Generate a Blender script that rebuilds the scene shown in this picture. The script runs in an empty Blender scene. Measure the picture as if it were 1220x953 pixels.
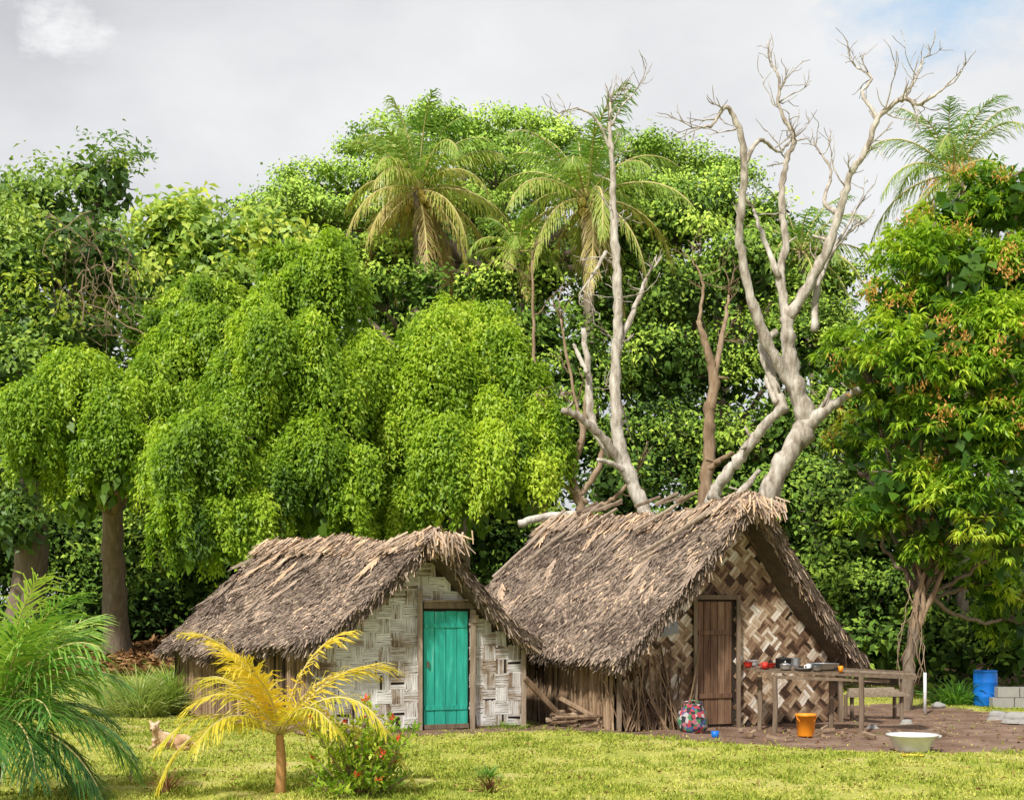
import bpy, math, random, bmesh
import numpy as np
from mathutils import Vector, Matrix
rng = np.random.default_rng(11); random.seed(11)
F = 1676.0; H = 1.81
def S(bx, by, d):
    return np.array([(bx-610)*d/F, d, H+(730-by)*d/F])
scene = bpy.context.scene
def ss(a, b, x):
    t = np.clip((np.asarray(x, float)-a)/(b-a), 0, 1); return t*t*(3-2*t)
def nrm(v):
    v = np.asarray(v, float); return v/np.maximum(np.linalg.norm(v, axis=-1, keepdims=True), 1e-9)
def gh(x, y):
    x = np.asarray(x, float); y = np.asarray(y, float)
    left = ss(3, -5, x)
    return 1.3*ss(25, 41, y)*(0.3+0.7*left) + 0.025*np.sin(x*.9+1)*np.sin(y*.7)
def at(p):
    return np.array([p[0], p[1], float(gh(p[0], p[1]))])

# ---------------------------------------------------------------- materials
def newmat(name):
    m = bpy.data.materials.new(name); m.use_nodes = True
    nt = m.node_tree
    for n in list(nt.nodes): nt.nodes.remove(n)
    out = nt.nodes.new('ShaderNodeOutputMaterial')
    return m, nt, out
def ramp(nt, stops, fac):
    r = nt.nodes.new('ShaderNodeValToRGB'); e = r.color_ramp.elements
    while len(e) < len(stops): e.new(0.5)
    for i, (p, c) in enumerate(stops):
        e[i].position = p; e[i].color = (c[0], c[1], c[2], 1)
    nt.links.new(fac, r.inputs[0]); return r.outputs[0]
def noise(nt, scale, detail=4, vec=None, rough=.6):
    n = nt.nodes.new('ShaderNodeTexNoise'); n.inputs['Scale'].default_value = scale
    n.inputs['Detail'].default_value = detail; n.inputs['Roughness'].default_value = rough
    if vec is not None: nt.links.new(vec, n.inputs['Vector'])
    return n.outputs[0]
def mathn(nt, op, a, b=None, clamp=False):
    n = nt.nodes.new('ShaderNodeMath'); n.operation = op; n.use_clamp = clamp
    for i, v in enumerate((a, b)):
        if v is None: continue
        if isinstance(v, (int, float)): n.inputs[i].default_value = v
        else: nt.links.new(v, n.inputs[i])
    return n.outputs[0]
def attr(nt, name):
    a = nt.nodes.new('ShaderNodeAttribute'); a.attribute_name = name; return a.outputs['Fac']
def objvec(nt, sc=(1, 1, 1)):
    t = nt.nodes.new('ShaderNodeTexCoord'); m = nt.nodes.new('ShaderNodeMapping')
    m.inputs['Scale'].default_value = sc; nt.links.new(t.outputs['Object'], m.inputs[0]); return m.outputs[0]
def mixc(nt, fac, a, b, mode='MIX'):
    n = nt.nodes.new('ShaderNodeMix'); n.data_type = 'RGBA'; n.blend_type = mode
    for i, v in ((0, fac), (6, a), (7, b)):
        if isinstance(v, (int, float)): n.inputs[i].default_value = v
        elif isinstance(v, tuple): n.inputs[i].default_value = (v[0], v[1], v[2], 1)
        else: nt.links.new(v, n.inputs[i])
    return n.outputs[2]
def leafmat(name, stops, transl=.4, rough=.45, spec=.35):
    m, nt, out = newmat(name)
    c = ramp(nt, stops, attr(nt, 'tint'))
    if transl <= 0:
        p = nt.nodes.new('ShaderNodeBsdfDiffuse'); nt.links.new(c, p.inputs[0]); nt.links.new(p.outputs[0], out.inputs[0]); return m
    p = nt.nodes.new('ShaderNodeBsdfPrincipled'); p.inputs['Roughness'].default_value = rough
    p.inputs['Specular IOR Level'].default_value = spec
    nt.links.new(c, p.inputs['Base Color'])
    t = nt.nodes.new('ShaderNodeBsdfTranslucent')
    c2 = mixc(nt, 1.0, c, (1.2, 1.25, .7), 'MULTIPLY'); nt.links.new(c2, t.inputs[0])
    mx = nt.nodes.new('ShaderNodeMixShader'); mx.inputs[0].default_value = transl
    nt.links.new(p.outputs[0], mx.inputs[1]); nt.links.new(t.outputs[0], mx.inputs[2])
    nt.links.new(mx.outputs[0], out.inputs[0]); return m
def surfmat(name, stops, scale=6, vs=(1, 1, 1), tint=.6, nz=.5, rough=.8, bump=.3, bscale=30, spec=.3, metal=0):
    m, nt, out = newmat(name)
    v = objvec(nt, vs)
    n1 = noise(nt, scale, 6, v)
    f = mathn(nt, 'ADD', mathn(nt, 'MULTIPLY', attr(nt, 'tint'), tint), mathn(nt, 'MULTIPLY', mathn(nt, 'SUBTRACT', n1, .5), nz*2))
    f = mathn(nt, 'ADD', f, .5-.5*tint)
    c = ramp(nt, stops, f)
    p = nt.nodes.new('ShaderNodeBsdfPrincipled'); p.inputs['Roughness'].default_value = rough
    p.inputs['Specular IOR Level'].default_value = spec; p.inputs['Metallic'].default_value = metal
    nt.links.new(c, p.inputs['Base Color'])
    if bump > 0:
        b = nt.nodes.new('ShaderNodeBump'); b.inputs['Strength'].default_value = bump; b.inputs['Distance'].default_value = .02
        nt.links.new(noise(nt, bscale, 5, v), b.inputs['Height']); nt.links.new(b.outputs[0], p.inputs['Normal'])
    nt.links.new(p.outputs[0], out.inputs[0]); return m
def plain(name, col, rough=.5, metal=0, var=.15):
    d = tuple(c*(1-var) for c in col); l = tuple(min(1, c*(1+var)) for c in col)
    return surfmat(name, [(.2, d), (.8, l)], scale=9, tint=0, nz=.5, rough=rough, bump=.1, metal=metal)

M = {}
M['fig'] = leafmat('weeping_fig_leaf', [(0, (.06, .13, .015)), (.35, (.22, .38, .028)), (.65, (.42, .58, .045)), (1, (.66, .76, .09))], .40)
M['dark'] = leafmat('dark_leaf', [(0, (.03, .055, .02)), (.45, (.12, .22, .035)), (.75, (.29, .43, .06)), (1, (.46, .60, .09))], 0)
M['forest'] = leafmat('forest_leaf', [(0, (.05, .09, .04)), (.4, (.15, .26, .05)), (.7, (.31, .47, .07)), (1, (.50, .66, .11))], 0)  # distance haze mixed into the leaf colours, bluer and paler
M['rain'] = leafmat('rain_tree_leaf', [(0, (.08, .14, .045)), (.45, (.26, .43, .07)), (1, (.52, .70, .12))], 0)  # pale bluish cast stands for haze, put into the colour
M['mango'] = leafmat('mango_leaf', [(0, (.05, .13, .02)), (.35, (.17, .33, .028)), (.7, (.36, .54, .04)), (1, (.62, .72, .08))], .38, .35, .45)
M['orange'] = leafmat('mango_flush_leaf', [(0, (.50, .22, .06)), (1, (.85, .48, .14))], .3)
M['left'] = leafmat('broad_leaf', [(0, (.055, .11, .045)), (.4, (.17, .30, .06)), (.75, (.36, .51, .08)), (1, (.64, .70, .10))], .3)
M['palm'] = leafmat('palm_leaf', [(0, (.44, .32, .14)), (.25, (.58, .54, .16)), (.5, (.36, .48, .09)), (1, (.17, .33, .05))], .35, .4, .4)
M['ypalm'] = leafmat('yellow_palm_leaf', [(0, (.24, .34, .03)), (.4, (.62, .56, .05)), (1, (.95, .68, .08))], .4, .4, .4)
M['gpalm'] = leafmat('green_palm_leaf', [(0, (.05, .15, .04)), (.6, (.17, .37, .06)), (1, (.46, .60, .11))], .35, .35, .5)
M['shrub'] = leafmat('shrub_leaf', [(0, (.07, .19, .02)), (.5, (.28, .45, .03)), (1, (.58, .65, .08))], .35)
M['red'] = leafmat('red_petal', [(0, (.6, .05, .03)), (1, (.9, .18, .07))], .3)
M['spike'] = leafmat('pale_blade', [(0, (.2, .28, .08)), (.6, (.42, .5, .18)), (1, (.6, .6, .32))], .3)
M['grass'] = leafmat('grass_blade', [(0, (.17, .24, .03)), (.5, (.40, .44, .075)), (1, (.60, .56, .16))], 0)
M['litter'] = leafmat('fallen_leaf', [(0, (.08, .04, .02)), (.6, (.25, .13, .06)), (1, (.42, .25, .12))], 0)
M['vine'] = surfmat('dry_vine', [(0, (.12, .08, .05)), (1, (.4, .3, .2))])
M['bark'] = surfmat('bark', [(0, (.06, .042, .03)), (.5, (.19, .145, .105)), (1, (.38, .32, .25))], scale=5, vs=(3, 3, .7), bump=.9, bscale=8)
M['dead'] = surfmat('bleached_wood', [(0, (.12, .09, .065)), (.35, (.32, .27, .22)), (.65, (.53, .48, .42)), (1, (.72, .68, .62))], scale=3.5, vs=(2.5, 2.5, .8), nz=.95, bump=.9, bscale=10)
M['deadb'] = surfmat('brown_dead_wood', [(0, (.1, .06, .035)), (.5, (.28, .19, .12)), (1, (.48, .37, .27))], scale=3, vs=(3, 3, .8), nz=.7, bump=.8, bscale=10)
M['thatch'] = leafmat('thatch_straw', [(0, (.055, .04, .032)), (.32, (.16, .12, .095)), (.58, (.29, .225, .18)), (.8, (.47, .36, .275)), (1, (.76, .53, .34))], 0)
M['thbase'] = surfmat('thatch_base', [(0, (.03, .022, .016)), (1, (.16, .12, .085))], scale=8, bump=.8)
M['weaveA'] = surfmat('woven_bamboo_grey', [(0, (.14, .09, .06)), (.2, (.33, .26, .20)), (.42, (.50, .46, .44)), (.7, (.66, .64, .64)), (1, (.80, .78, .78))], scale=2.6, vs=(1, 1, 1), tint=.8, nz=.9, rough=.7)
M['weaveB'] = surfmat('woven_bamboo_brown', [(0, (.06, .032, .02)), (.3, (.21, .125, .075)), (.55, (.40, .28, .18)), (.75, (.58, .47, .36)), (1, (.76, .69, .61))], scale=1.6, tint=.85, nz=.8, rough=.7)
M['darkwall'] = surfmat('wall_backing', [(0, (.015, .01, .008)), (1, (.07, .05, .035))])
M['wood'] = surfmat('weathered_wood', [(0, (.06, .04, .028)), (.5, (.2, .145, .1)), (1, (.42, .34, .27))], scale=4, vs=(4, 4, .6), bump=.5, bscale=12)
M['brownwood'] = surfmat('brown_planks', [(0, (.05, .028, .017)), (.5, (.18, .10, .06)), (1, (.34, .22, .14))], scale=3, vs=(6, 6, .6), nz=.8, bump=.5, bscale=12)
M['teal'] = surfmat('teal_paint', [(0, (.04, .14, .10)), (.3, (.02, .30, .23)), (.7, (.03, .43, .33)), (1, (.3, .56, .46))], scale=3.5, vs=(5, 5, .5), tint=.5, nz=.8, rough=.6, bump=.4, bscale=14)
M['reed'] = surfmat('reed', [(0, (.05, .03, .02)), (.5, (.24, .155, .09)), (1, (.46, .33, .22))], scale=4, tint=.9, nz=.4)

# ---------------------------------------------------------------- builders
def link(ob):
    scene.collection.objects.link(ob); return ob
def empty(name, loc):
    e = bpy.data.objects.new(name, None); e.location = Vector(loc); e.empty_display_size = .3
    return link(e)
def attach(ob, root):
    if root is not None:
        ob.parent = root; ob.matrix_parent_inverse = Matrix.Translation(root.location).inverted()
    return ob
class Geo:
    def __init__(s): s.V = []; s.Fc = []; s.M = []; s.T = []; s.n = 0
    def add(s, V, Fc, mat=0, tint=.5):
        V = np.asarray(V, float); s.V.append(V)
        for f in Fc: s.Fc.append([i+s.n for i in f]); s.M.append(mat); s.T.append(tint)
        s.n += len(V)
    def box(s, c, a, b, d, mat=0, tint=.5):
        c, a, b, d = map(lambda q: np.asarray(q, float), (c, a, b, d))
        V = [c+i*a+j*b+k*d for i in (-1, 1) for j in (-1, 1) for k in (-1, 1)]
        s.add(V, [(0, 1, 3, 2), (4, 6, 7, 5), (0, 4, 5, 1), (2, 3, 7, 6), (0, 2, 6, 4), (1, 5, 7, 3)], mat, tint)
    def beam(s, p, q, w, h, mat=0, tint=.5):
        p = np.asarray(p, float); q = np.asarray(q, float); d = q-p; ax = nrm(d)
        r = np.array([0, 0, 1.]) if abs(ax[2]) < .9 else np.array([1., 0, 0])
        u = nrm(np.cross(ax, r)); v = np.cross(u, ax)
        s.box((p+q)/2, d/2, u*w/2, v*h/2, mat, tint)
    def tube(s, pts, rad, sides=8, mat=0, tint=.5, wob=0):
        pts = np.asarray(pts, float); n = len(pts); rad = np.broadcast_to(np.asarray(rad, float), (n,))
        T = nrm(np.gradient(pts, axis=0)); ref = np.array([0.31, 0.9, .2])
        V = []; u = nrm(np.cross(T[0], ref))
        for i in range(n):
            u = nrm(u-T[i]*np.dot(u, T[i])); v = np.cross(T[i], u)
            for k in range(sides):
                a = 2*math.pi*k/sides
                r = rad[i]*(1+wob*random.uniform(-1, 1))
                V.append(pts[i]+r*(math.cos(a)*u+math.sin(a)*v))
        Fc = [(i*sides+k, i*sides+(k+1) % sides, (i+1)*sides+(k+1) % sides, (i+1)*sides+k) for i in range(n-1) for k in range(sides)]
        Fc.append(tuple(range(sides))[::-1]); Fc.append(tuple((n-1)*sides+k for k in range(sides)))
        s.add(V, Fc, mat, tint)
    def lathe(s, c, prof, seg=24, mat=0, tint=.5, sx=1, sy=1, wob=0):
        c = np.asarray(c, float); V = []; n = len(prof)
        for r, z in prof:
            for k in range(seg):
                a = 2*math.pi*k/seg; rr = r*(1+wob*math.sin(3*a+z*20))
                V.append(c+np.array([rr*math.cos(a)*sx, rr*math.sin(a)*sy, z]))
        Fc = [(i*seg+k, i*seg+(k+1) % seg, (i+1)*seg+(k+1) % seg, (i+1)*seg+k) for i in range(n-1) for k in range(seg)]
        s.add(V, Fc, mat, tint)
    def build(s, name, mats, root=None, smooth=False):
        me = bpy.data.meshes.new(name); me.from_pydata([tuple(v) for v in np.concatenate(s.V)], [], s.Fc)
        for m in mats: me.materials.append(m)
        me.polygons.foreach_set('material_index', s.M)
        a = me.attributes.new('tint', 'FLOAT', 'FACE'); a.data.foreach_set('value', s.T)
        me.polygons.foreach_set('use_smooth', [smooth]*len(s.Fc)); me.update()
        return attach(link(bpy.data.objects.new(name, me)), root)
class Leaves:
    def __init__(s): s.c = []
    def add(s, P, D, N, L, W, tint, mat=0, strip=False, fold=.15):
        P = np.asarray(P, float); n = len(P)
        if n == 0: return
        D = nrm(D); N = np.asarray(N, float); N = nrm(N-D*np.sum(N*D, 1, keepdims=True)); B = np.cross(D, N)
        L = np.broadcast_to(np.asarray(L, float), (n,))[:, None]; W = np.broadcast_to(np.asarray(W, float), (n,))[:, None]
        if strip:
            q = np.stack([P-B*W*.5, P+B*W*.5, P+D*L+B*W*.3, P+D*L-B*W*.3], 1)
        else:
            m = P+D*L*.42+N*L*fold
            q = np.stack([P, m+B*W*.5, P+D*L, m-B*W*.5], 1)
        s.c.append((q, np.clip(np.broadcast_to(tint, (n,)), 0, 1), np.full(n, mat)))
    def build(s, name, mats, root=None):
        q = np.concatenate([c[0] for c in s.c]); t = np.concatenate([c[1] for c in s.c]); mi = np.concatenate([c[2] for c in s.c])
        n = len(q); me = bpy.data.meshes.new(name)
        me.vertices.add(4*n); me.vertices.foreach_set('co', q.reshape(-1).astype(np.float32))
        me.loops.add(4*n); me.loops.foreach_set('vertex_index', np.arange(4*n, dtype=np.int32))
        me.polygons.add(n); me.polygons.foreach_set('loop_start', np.arange(0, 4*n, 4, dtype=np.int32))
        for m in mats: me.materials.append(m)
        me.polygons.foreach_set('material_index', mi.astype(np.int32))
        me.update(calc_edges=True)
        a = me.attributes.new('tint', 'FLOAT', 'FACE'); a.data.foreach_set('value', t.astype(np.float32))
        return attach(link(bpy.data.objects.new(name, me)), root)
def g3(n, sc=1.): return rng.normal(0, sc, (n, 3))
def LB(px, py, d, rx, ry, rd=None):
    k = d/F; return (S(px, py, d), np.array([rx*k, rd if rd else .8*rx*k, ry*k]))
def expand(lobes, n, s, zs=1.0, up=.15):
    out = []
    for c, R in lobes:
        k = 0
        while k < n:
            u = nrm(g3(1))[0]; u[2] += up; u = nrm(u)
            if u[2] < -.6 or (u[1] > .35 and random.random() < .7): continue
            f = random.uniform(.7, 1.3)*s
            out.append((c+u*R*random.uniform(.55, .88), R*f*np.array([1, 1, zs]))); k += 1
    return out
def crown(buf, lobes, dens=1.3, k=60, rc=.5, L=.25, W=.1, droop=.25, tint=.5, mat=0, rosette=False, fill=1., back=.35, low=-.55, tvar=.16, ex=None, ltv=.12, ft=.3):
    core = lobes
    if ex: lobes = expand(lobes, *ex)
    for c, R in lobes:
        area = 4*math.pi*(R[0]*R[1]+R[0]*R[2]+R[1]*R[2])/3
        n = max(4, int(dens*area)); u = nrm(g3(n)); u = u[u[:, 2] > low]
        u = u[(u[:, 1] < .3) | (rng.random(len(u)) < back)]
        n = len(u); lt = tint+rng.normal(0, ltv)
        ph = rng.uniform(0, 6, 3); bump = 1+.16*np.sin(u[:, 0]*5+ph[0])*np.sin(u[:, 2]*6+ph[1])
        cc = c+u*R*(rng.uniform(.7, 1.1, n)*bump)[:, None]
        ct = lt+rng.normal(0, tvar*.7, n)
        I = np.repeat(np.arange(n), k); m = len(I)
        off = g3(m)*rc*np.array([1, 1, .55])
        if rosette:
            dirn = nrm(g3(m)*np.array([1, 1, .5])+u[I]*.5)
            P = cc[I]+dirn*.03; D = dirn+np.array([0, 0, -droop]); N = np.array([0, 0, 1.])+g3(m)*.3+dirn*.2
        else:
            P = cc[I]+off; N = u[I]*.6+np.array([0, -.2, .6])+g3(m)*.42
            D = np.cross(N, g3(m))+np.array([0, 0, -droop])*1.2
        buf.add(P, D, N, L*rng.uniform(.6, 1.3, m), W*rng.uniform(.7, 1.25, m), ct[I]+rng.normal(0, tvar*.6, m), mat)
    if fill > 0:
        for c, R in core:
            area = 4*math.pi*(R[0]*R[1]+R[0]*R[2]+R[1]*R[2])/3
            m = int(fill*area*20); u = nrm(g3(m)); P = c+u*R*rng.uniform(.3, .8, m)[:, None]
            buf.add(P, g3(m), u+g3(m)*.4, .34*rng.uniform(.7, 1.2, m), .22, tint*ft+rng.normal(0, .08, m), mat)  # inner leaves tinted dark, crown's inside shade put into the colour
def weep(buf, lobes, bun=3.4, strands=10, per=24, L=.115, W=.052, tint=.55, mat=0, hang=.7, ex=(9, .42, 1.2, .35)):
    core = lobes
    lobes = expand(lobes, *ex)
    for c, R in lobes:
        area = 2*math.pi*(R[0]*R[2])*1.3
        nb = max(5, int(bun*area)); lt = tint+rng.normal(0, .13)
        az0 = rng.uniform(0, 2*math.pi, nb); az0 = np.where(np.sin(az0) > .3, np.where(rng.random(nb) < .35, az0, -az0), az0)
        th0 = rng.uniform(0.0, 1.2, nb); rr0 = rng.uniform(.72, 1.2, nb); bt = lt+rng.normal(0, .1, nb)
        span = rng.uniform(.5, 1.15, nb)
        I = np.repeat(np.arange(nb), strands); ns = len(I)
        az = az0[I]+rng.normal(0, .22, ns)/np.maximum(np.sin(th0[I]+.3), .3); th = th0[I]+rng.normal(0, .14, ns); rr = rr0[I]*rng.uniform(.9, 1.06, ns)
        J = np.repeat(np.arange(ns), per); m = len(J); t = rng.random(m)
        theta = th[J]+t*span[I][J]
        over = np.maximum(theta-1.4, 0); theta = np.minimum(theta, 1.4)
        dr = np.stack([np.sin(theta)*np.cos(az[J]), np.sin(theta)*np.sin(az[J]), np.cos(theta)], 1)
        P = c+dr*R*rr[J][:, None]
        P[:, 2] -= over*R[2]*1.2+hang*t*t*.6*(.5+.8*rng.random(ns)[J])+rng.random(m)*.05
        P += g3(m)*.055
        out = np.stack([np.cos(az[J]), np.sin(az[J]), -.8-theta], 1)
        D = nrm(out)+g3(m)*.6; N = dr+g3(m)*.45+np.array([0, -.25, .5])
        buf.add(P, D, N, L*rng.uniform(.6, 1.4, m), W*rng.uniform(.7, 1.3, m), bt[I][J]+rng.normal(0, .1, m)-.14*t, mat)  # tint drops down each strand, lower shade put into the colour
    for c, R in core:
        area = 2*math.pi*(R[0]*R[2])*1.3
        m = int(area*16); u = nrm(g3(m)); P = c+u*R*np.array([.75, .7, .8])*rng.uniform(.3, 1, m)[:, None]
        buf.add(P, np.array([0, 0, -1.])+g3(m)*.4, u+g3(m)*.4, .35, .2, .08+rng.random(m)*.16, mat)  # core leaves coloured dark to stand for shade between the bunches
def curve(pts, n=10, jit=0):
    pts = [np.asarray(p, float) for p in pts]; P = [pts[0]*2-pts[1]]+pts+[pts[-1]*2-pts[-2]]; out = []
    for i in range(1, len(P)-2):
        for k in range(n):
            t = k/n; a, b, c, d = P[i-1:i+3]
            out.append(.5*((2*b)+(c-a)*t+(2*a-5*b+4*c-d)*t*t+(3*b-3*c+d-a)*t**3))
    out.append(pts[-1]); out = np.array(out)
    if jit: out[1:-1] += rng.normal(0, jit, out[1:-1].shape)
    return out
def limbs(g, base, fork, lobes, r=.3, mat=0, ls=.5):
    base = np.asarray(base, float); fork = np.asarray(fork, float)
    mid = (base+fork)/2+np.array([random.uniform(-.2, .2), 0, 0])
    p = curve([base-np.array([0, 0, .3]), mid, fork], 8, .015)
    rr = np.linspace(r*1.1, r*.75, len(p)); rr[:3] *= (1.5, 1.3, 1.1)
    g.tube(p, rr, 14, mat, .5, .1)
    for c, R in lobes:
        e = c+np.array([0, 0, .1*R[2]]); h = fork*.45+e*.55; h = h+np.array([0, 0, -.12*abs(e[0]-fork[0])])
        p = curve([fork-np.array([0, 0, .2]), h, e], 7, .03)
        g.tube(p, np.linspace(r*ls, .035, len(p)), 7, mat, random.uniform(.3, .6))
        for _ in range(4):
            q = e+nrm(g3(1))[0]*R*.85; p2 = curve([h*.4+e*.6, (e+q)/2+g3(1)[0]*.1, q], 5, .02)
            g.tube(p2, np.linspace(.05, .012, len(p2)), 5, mat, random.uniform(.3, .6))
def tree(name, base, fork, lobes, mats, r=.3, gen=crown, barkm='bark', ls=.5, **kw):
    root = empty(name, at(base)); g = Geo(); limbs(g, at(base), fork, lobes, r, 0, ls); g.build('trunk', [M[barkm]], root, True)
    b = Leaves(); gen(b, lobes, **kw); ob = b.build('crown', mats, root); return root, ob

# ---------------------------------------------------------------- ground
def build_ground():
    xs = np.concatenate([[-900, -400, -150, -60, -35, -24], np.arange(-16, 16.01, .2), [24, 35, 60, 150, 400, 900]])
    ys = np.concatenate([[-60, -10, 4, 8], np.arange(11, 42.01, .2), [48, 60, 90, 160, 400, 1500]])
    X, Y = np.meshgrid(xs, ys); Z = gh(X, Y)
    nx, ny = len(xs), len(ys)
    lump = .012*(np.sin(X*5.3+Y*2.1)+np.sin(X*3.1-Y*4.7)); Z = Z+lump
    me = bpy.data.meshes.new('ground')
    idx = np.arange(nx*ny).reshape(ny, nx)
    Q = np.stack([idx[:-1, :-1], idx[:-1, 1:], idx[1:, 1:], idx[1:, :-1]], -1).reshape(-1, 4)
    me.vertices.add(nx*ny); me.vertices.foreach_set('co', np.stack([X, Y, Z], -1).reshape(-1))
    me.loops.add(Q.size); me.loops.foreach_set('vertex_index', Q.reshape(-1).astype(np.int32))
    me.polygons.add(len(Q)); me.polygons.foreach_set('loop_start', np.arange(0, Q.size, 4, dtype=np.int32))
    me.update(calc_edges=True); me.polygons.foreach_set('use_smooth', [True]*len(Q))
    a = me.attributes.new('dirt', 'FLOAT', 'POINT'); a.data.foreach_set('value', dirt(X, Y).reshape(-1).astype(np.float32))
    a = me.attributes.new('litter', 'FLOAT', 'POINT'); a.data.foreach_set('value', litter(X, Y).reshape(-1).astype(np.float32))
    m, nt, out = newmat('ground_grass_and_soil'); v = objvec(nt)
    g1 = ramp(nt, [(.32, (.17, .22, .035)), (.48, (.34, .36, .07)), (.58, (.46, .42, .14)), (.68, (.48, .38, .20))], mathn(nt, 'ADD', mathn(nt, 'MULTIPLY', noise(nt, .6, 5, v), .6), mathn(nt, 'MULTIPLY', noise(nt, 14, 4, v), .4)))
    d1 = ramp(nt, [(.3, (.12, .072, .05)), (.5, (.205, .135, .098)), (.7, (.30, .21, .16))], noise(nt, 1.6, 8, v, .62))
    l1 = ramp(nt, [(.3, (.03, .025, .015)), (.5, (.09, .06, .03)), (.7, (.2, .12, .06))], noise(nt, 5, 8, v, .7))
    nz = mathn(nt, 'MULTIPLY', mathn(nt, 'SUBTRACT', noise(nt, 1.6, 8, v, .7), .5), 2.2)
    def mask(nm):
        s = mathn(nt, 'ADD', attr(nt, nm), nz); return ramp(nt, [(.42, (0, 0, 0)), (.62, (1, 1, 1))], s)
    c = mixc(nt, mask('dirt'), g1, d1); c = mixc(nt, mask('litter'), c, l1)
    p = nt.nodes.new('ShaderNodeBsdfPrincipled'); p.inputs['Roughness'].default_value = .95; p.inputs['Specular IOR Level'].default_value = .1
    nt.links.new(c, p.inputs['Base Color'])
    b = nt.nodes.new('ShaderNodeBump'); b.inputs['Strength'].default_value = .35; b.inputs['Distance'].default_value = .03
    nt.links.new(noise(nt, 25, 6, v), b.inputs['Height']); nt.links.new(b.outputs[0], p.inputs['Normal'])
    nt.links.new(p.outputs[0], out.inputs[0]); me.materials.append(m)
    link(bpy.data.objects.new('ground', me))
def dirt(x, y):
    near = 21.2-ss(.2, 5.5, x)*3.1; far = 27.0-ss(7.5, 10, x)*2.5
    a = ss(near-.25, near+.5, y)*ss(far+1, far-.3, y)*ss(-.6, 1.2, x)
    b = ss(20.2, 21.0, y+(x+2)*-.25)*ss(24, 22.4, y)*ss(-3.2, -2.4, x)*ss(2, 1, x)*.8
    return np.maximum(a, b)
def litter(x, y):
    return ss(31, 34.5, y+.12*x)
build_ground()

def grass():
    b = Leaves(); n = 270000
    y = 12.3+(rng.random(n)**1.5)*20; x = (rng.random(n)*2-1)*y*.42
    dn = dirt(x, y)+rng.normal(0, .25, n); ln = litter(x, y)
    pat = .5+.24*np.sin(x*1.3+np.sin(y*.9)*2)*np.sin(y*1.1+x*.4)+.16*np.sin(x*3.7+2*np.sin(y*2.3))*np.sin(y*3.1)+.10*np.sin(x*9+y*4)*np.sin(y*7-x*3)
    k = (dn < .5) & (ln < .6) & (rng.random(n) > (pat-.42)*1.5); x, y, pat = x[k], y[k], pat[k]; m = len(x)
    P = np.stack([x, y, gh(x, y)-.005], 1)
    D = np.array([0, 0, 1.])+g3(m)*.55; hgt = .038*rng.uniform(.5, 1.6, m)*(1.15-.6*pat)
    b.add(P, D, g3(m)+np.array([0, -.6, .5]), hgt, .011+.0004*y, pat*.95+rng.normal(0, .2, m))
    n = 700; ty = 12.5+rng.random(n)**1.3*14; tx = (rng.random(n)*2-1)*ty*.4
    k = dirt(tx, ty) < .7; tx, ty = tx[k], ty[k]; I = np.repeat(np.arange(len(tx)), 22); m = len(I)
    P = np.stack([tx[I]+rng.normal(0, .06, m), ty[I]+rng.normal(0, .06, m), np.zeros(m)], 1); P[:, 2] = gh(P[:, 0], P[:, 1])
    b.add(P, np.array([0, 0, 1.])+g3(m)*.6, g3(m), rng.uniform(.04, .12, m), .016, rng.uniform(0, .4, m))
    b.build('grass', [M['grass']])
grass()
def leaf_litter():
    b = Leaves(); n = 14000; y = rng.uniform(31, 37, n); x = rng.uniform(-13, -3, n)
    P = np.stack([x, y, gh(x, y)+rng.random(n)*.12*(1+np.sin(x*2)*.6)], 1)
    b.add(P, g3(n)*np.array([1, 1, .3]), np.array([0, -.3, 1.])+g3(n)*.4, .18*rng.uniform(.6, 1.4, n), .09, rng.random(n))
    n = 2200; y = 14+rng.random(n)*12; x = rng.uniform(-6, 9, n)
    P = np.stack([x, y, gh(x, y)+.028], 1)
    b.add(P, g3(n)*np.array([1, 1, .2]), np.array([0, 0, 1.])+g3(n)*.3, .055*rng.uniform(.5, 1.4, n), .028, rng.random(n))
    b.build('leaf_litter', [M['litter']])
leaf_litter()

# ---------------------------------------------------------------- huts
def inpoly(x, y, poly):
    c = False; n = len(poly)
    for i in range(n):
        x1, y1 = poly[i]; x2, y2 = poly[(i+1) % n]
        if (y1 > y) != (y2 > y) and x < (x2-x1)*(y-y1)/(y2-y1)+x1: c = not c
    return c
def weave(g, O, U, N, poly, holes, cell, ns, ang, mat=0, tb=.5, tv=.2, gap=.12, dif=0., lowdark=0.):
    Z = np.array([0, 0, 1.]); R = 6; ca, sa = math.cos(ang), math.sin(ang)
    nC = int(R/cell)
    for i in range(-nC, nC):
        for j in range(-nC, nC):
            hor = (i+j) % 2; pt = tb+random.gauss(0, tv*.6)+(dif if hor else -dif)
            for k in range(ns):
                o = (k+.5)/ns*cell
                a0, b0 = (i*cell+cell/2, j*cell+o) if hor else (i*cell+o, j*cell+cell/2)
                u = a0*ca-b0*sa; v = a0*sa+b0*ca
                dx, dy = (ca, sa) if hor else (-sa, ca)
                hl = cell*random.uniform(.5, .6)
                ok = all(inpoly(u+dx*q*hl, v+dy*q*hl, poly) for q in (-.9, 0, .9))
                if not ok or any(h[0] < u < h[2] and h[1] < v < h[3] for h in holes): continue
                if random.random() < .015: continue
                c = O+U*u+Z*v+N*(.012+random.random()*.009)
                e = nrm(U*dx+Z*dy+N*random.uniform(-.05, .05)+(U*-dy+Z*dx)*random.gauss(0, .035)); f = np.cross(N, e)
                g.box(c, e*hl, f*cell/ns*.5*(1-gap), N*.004, mat, pt+random.gauss(0, tv*.6)-lowdark*float(ss(1.1, .1, v)))
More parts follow.
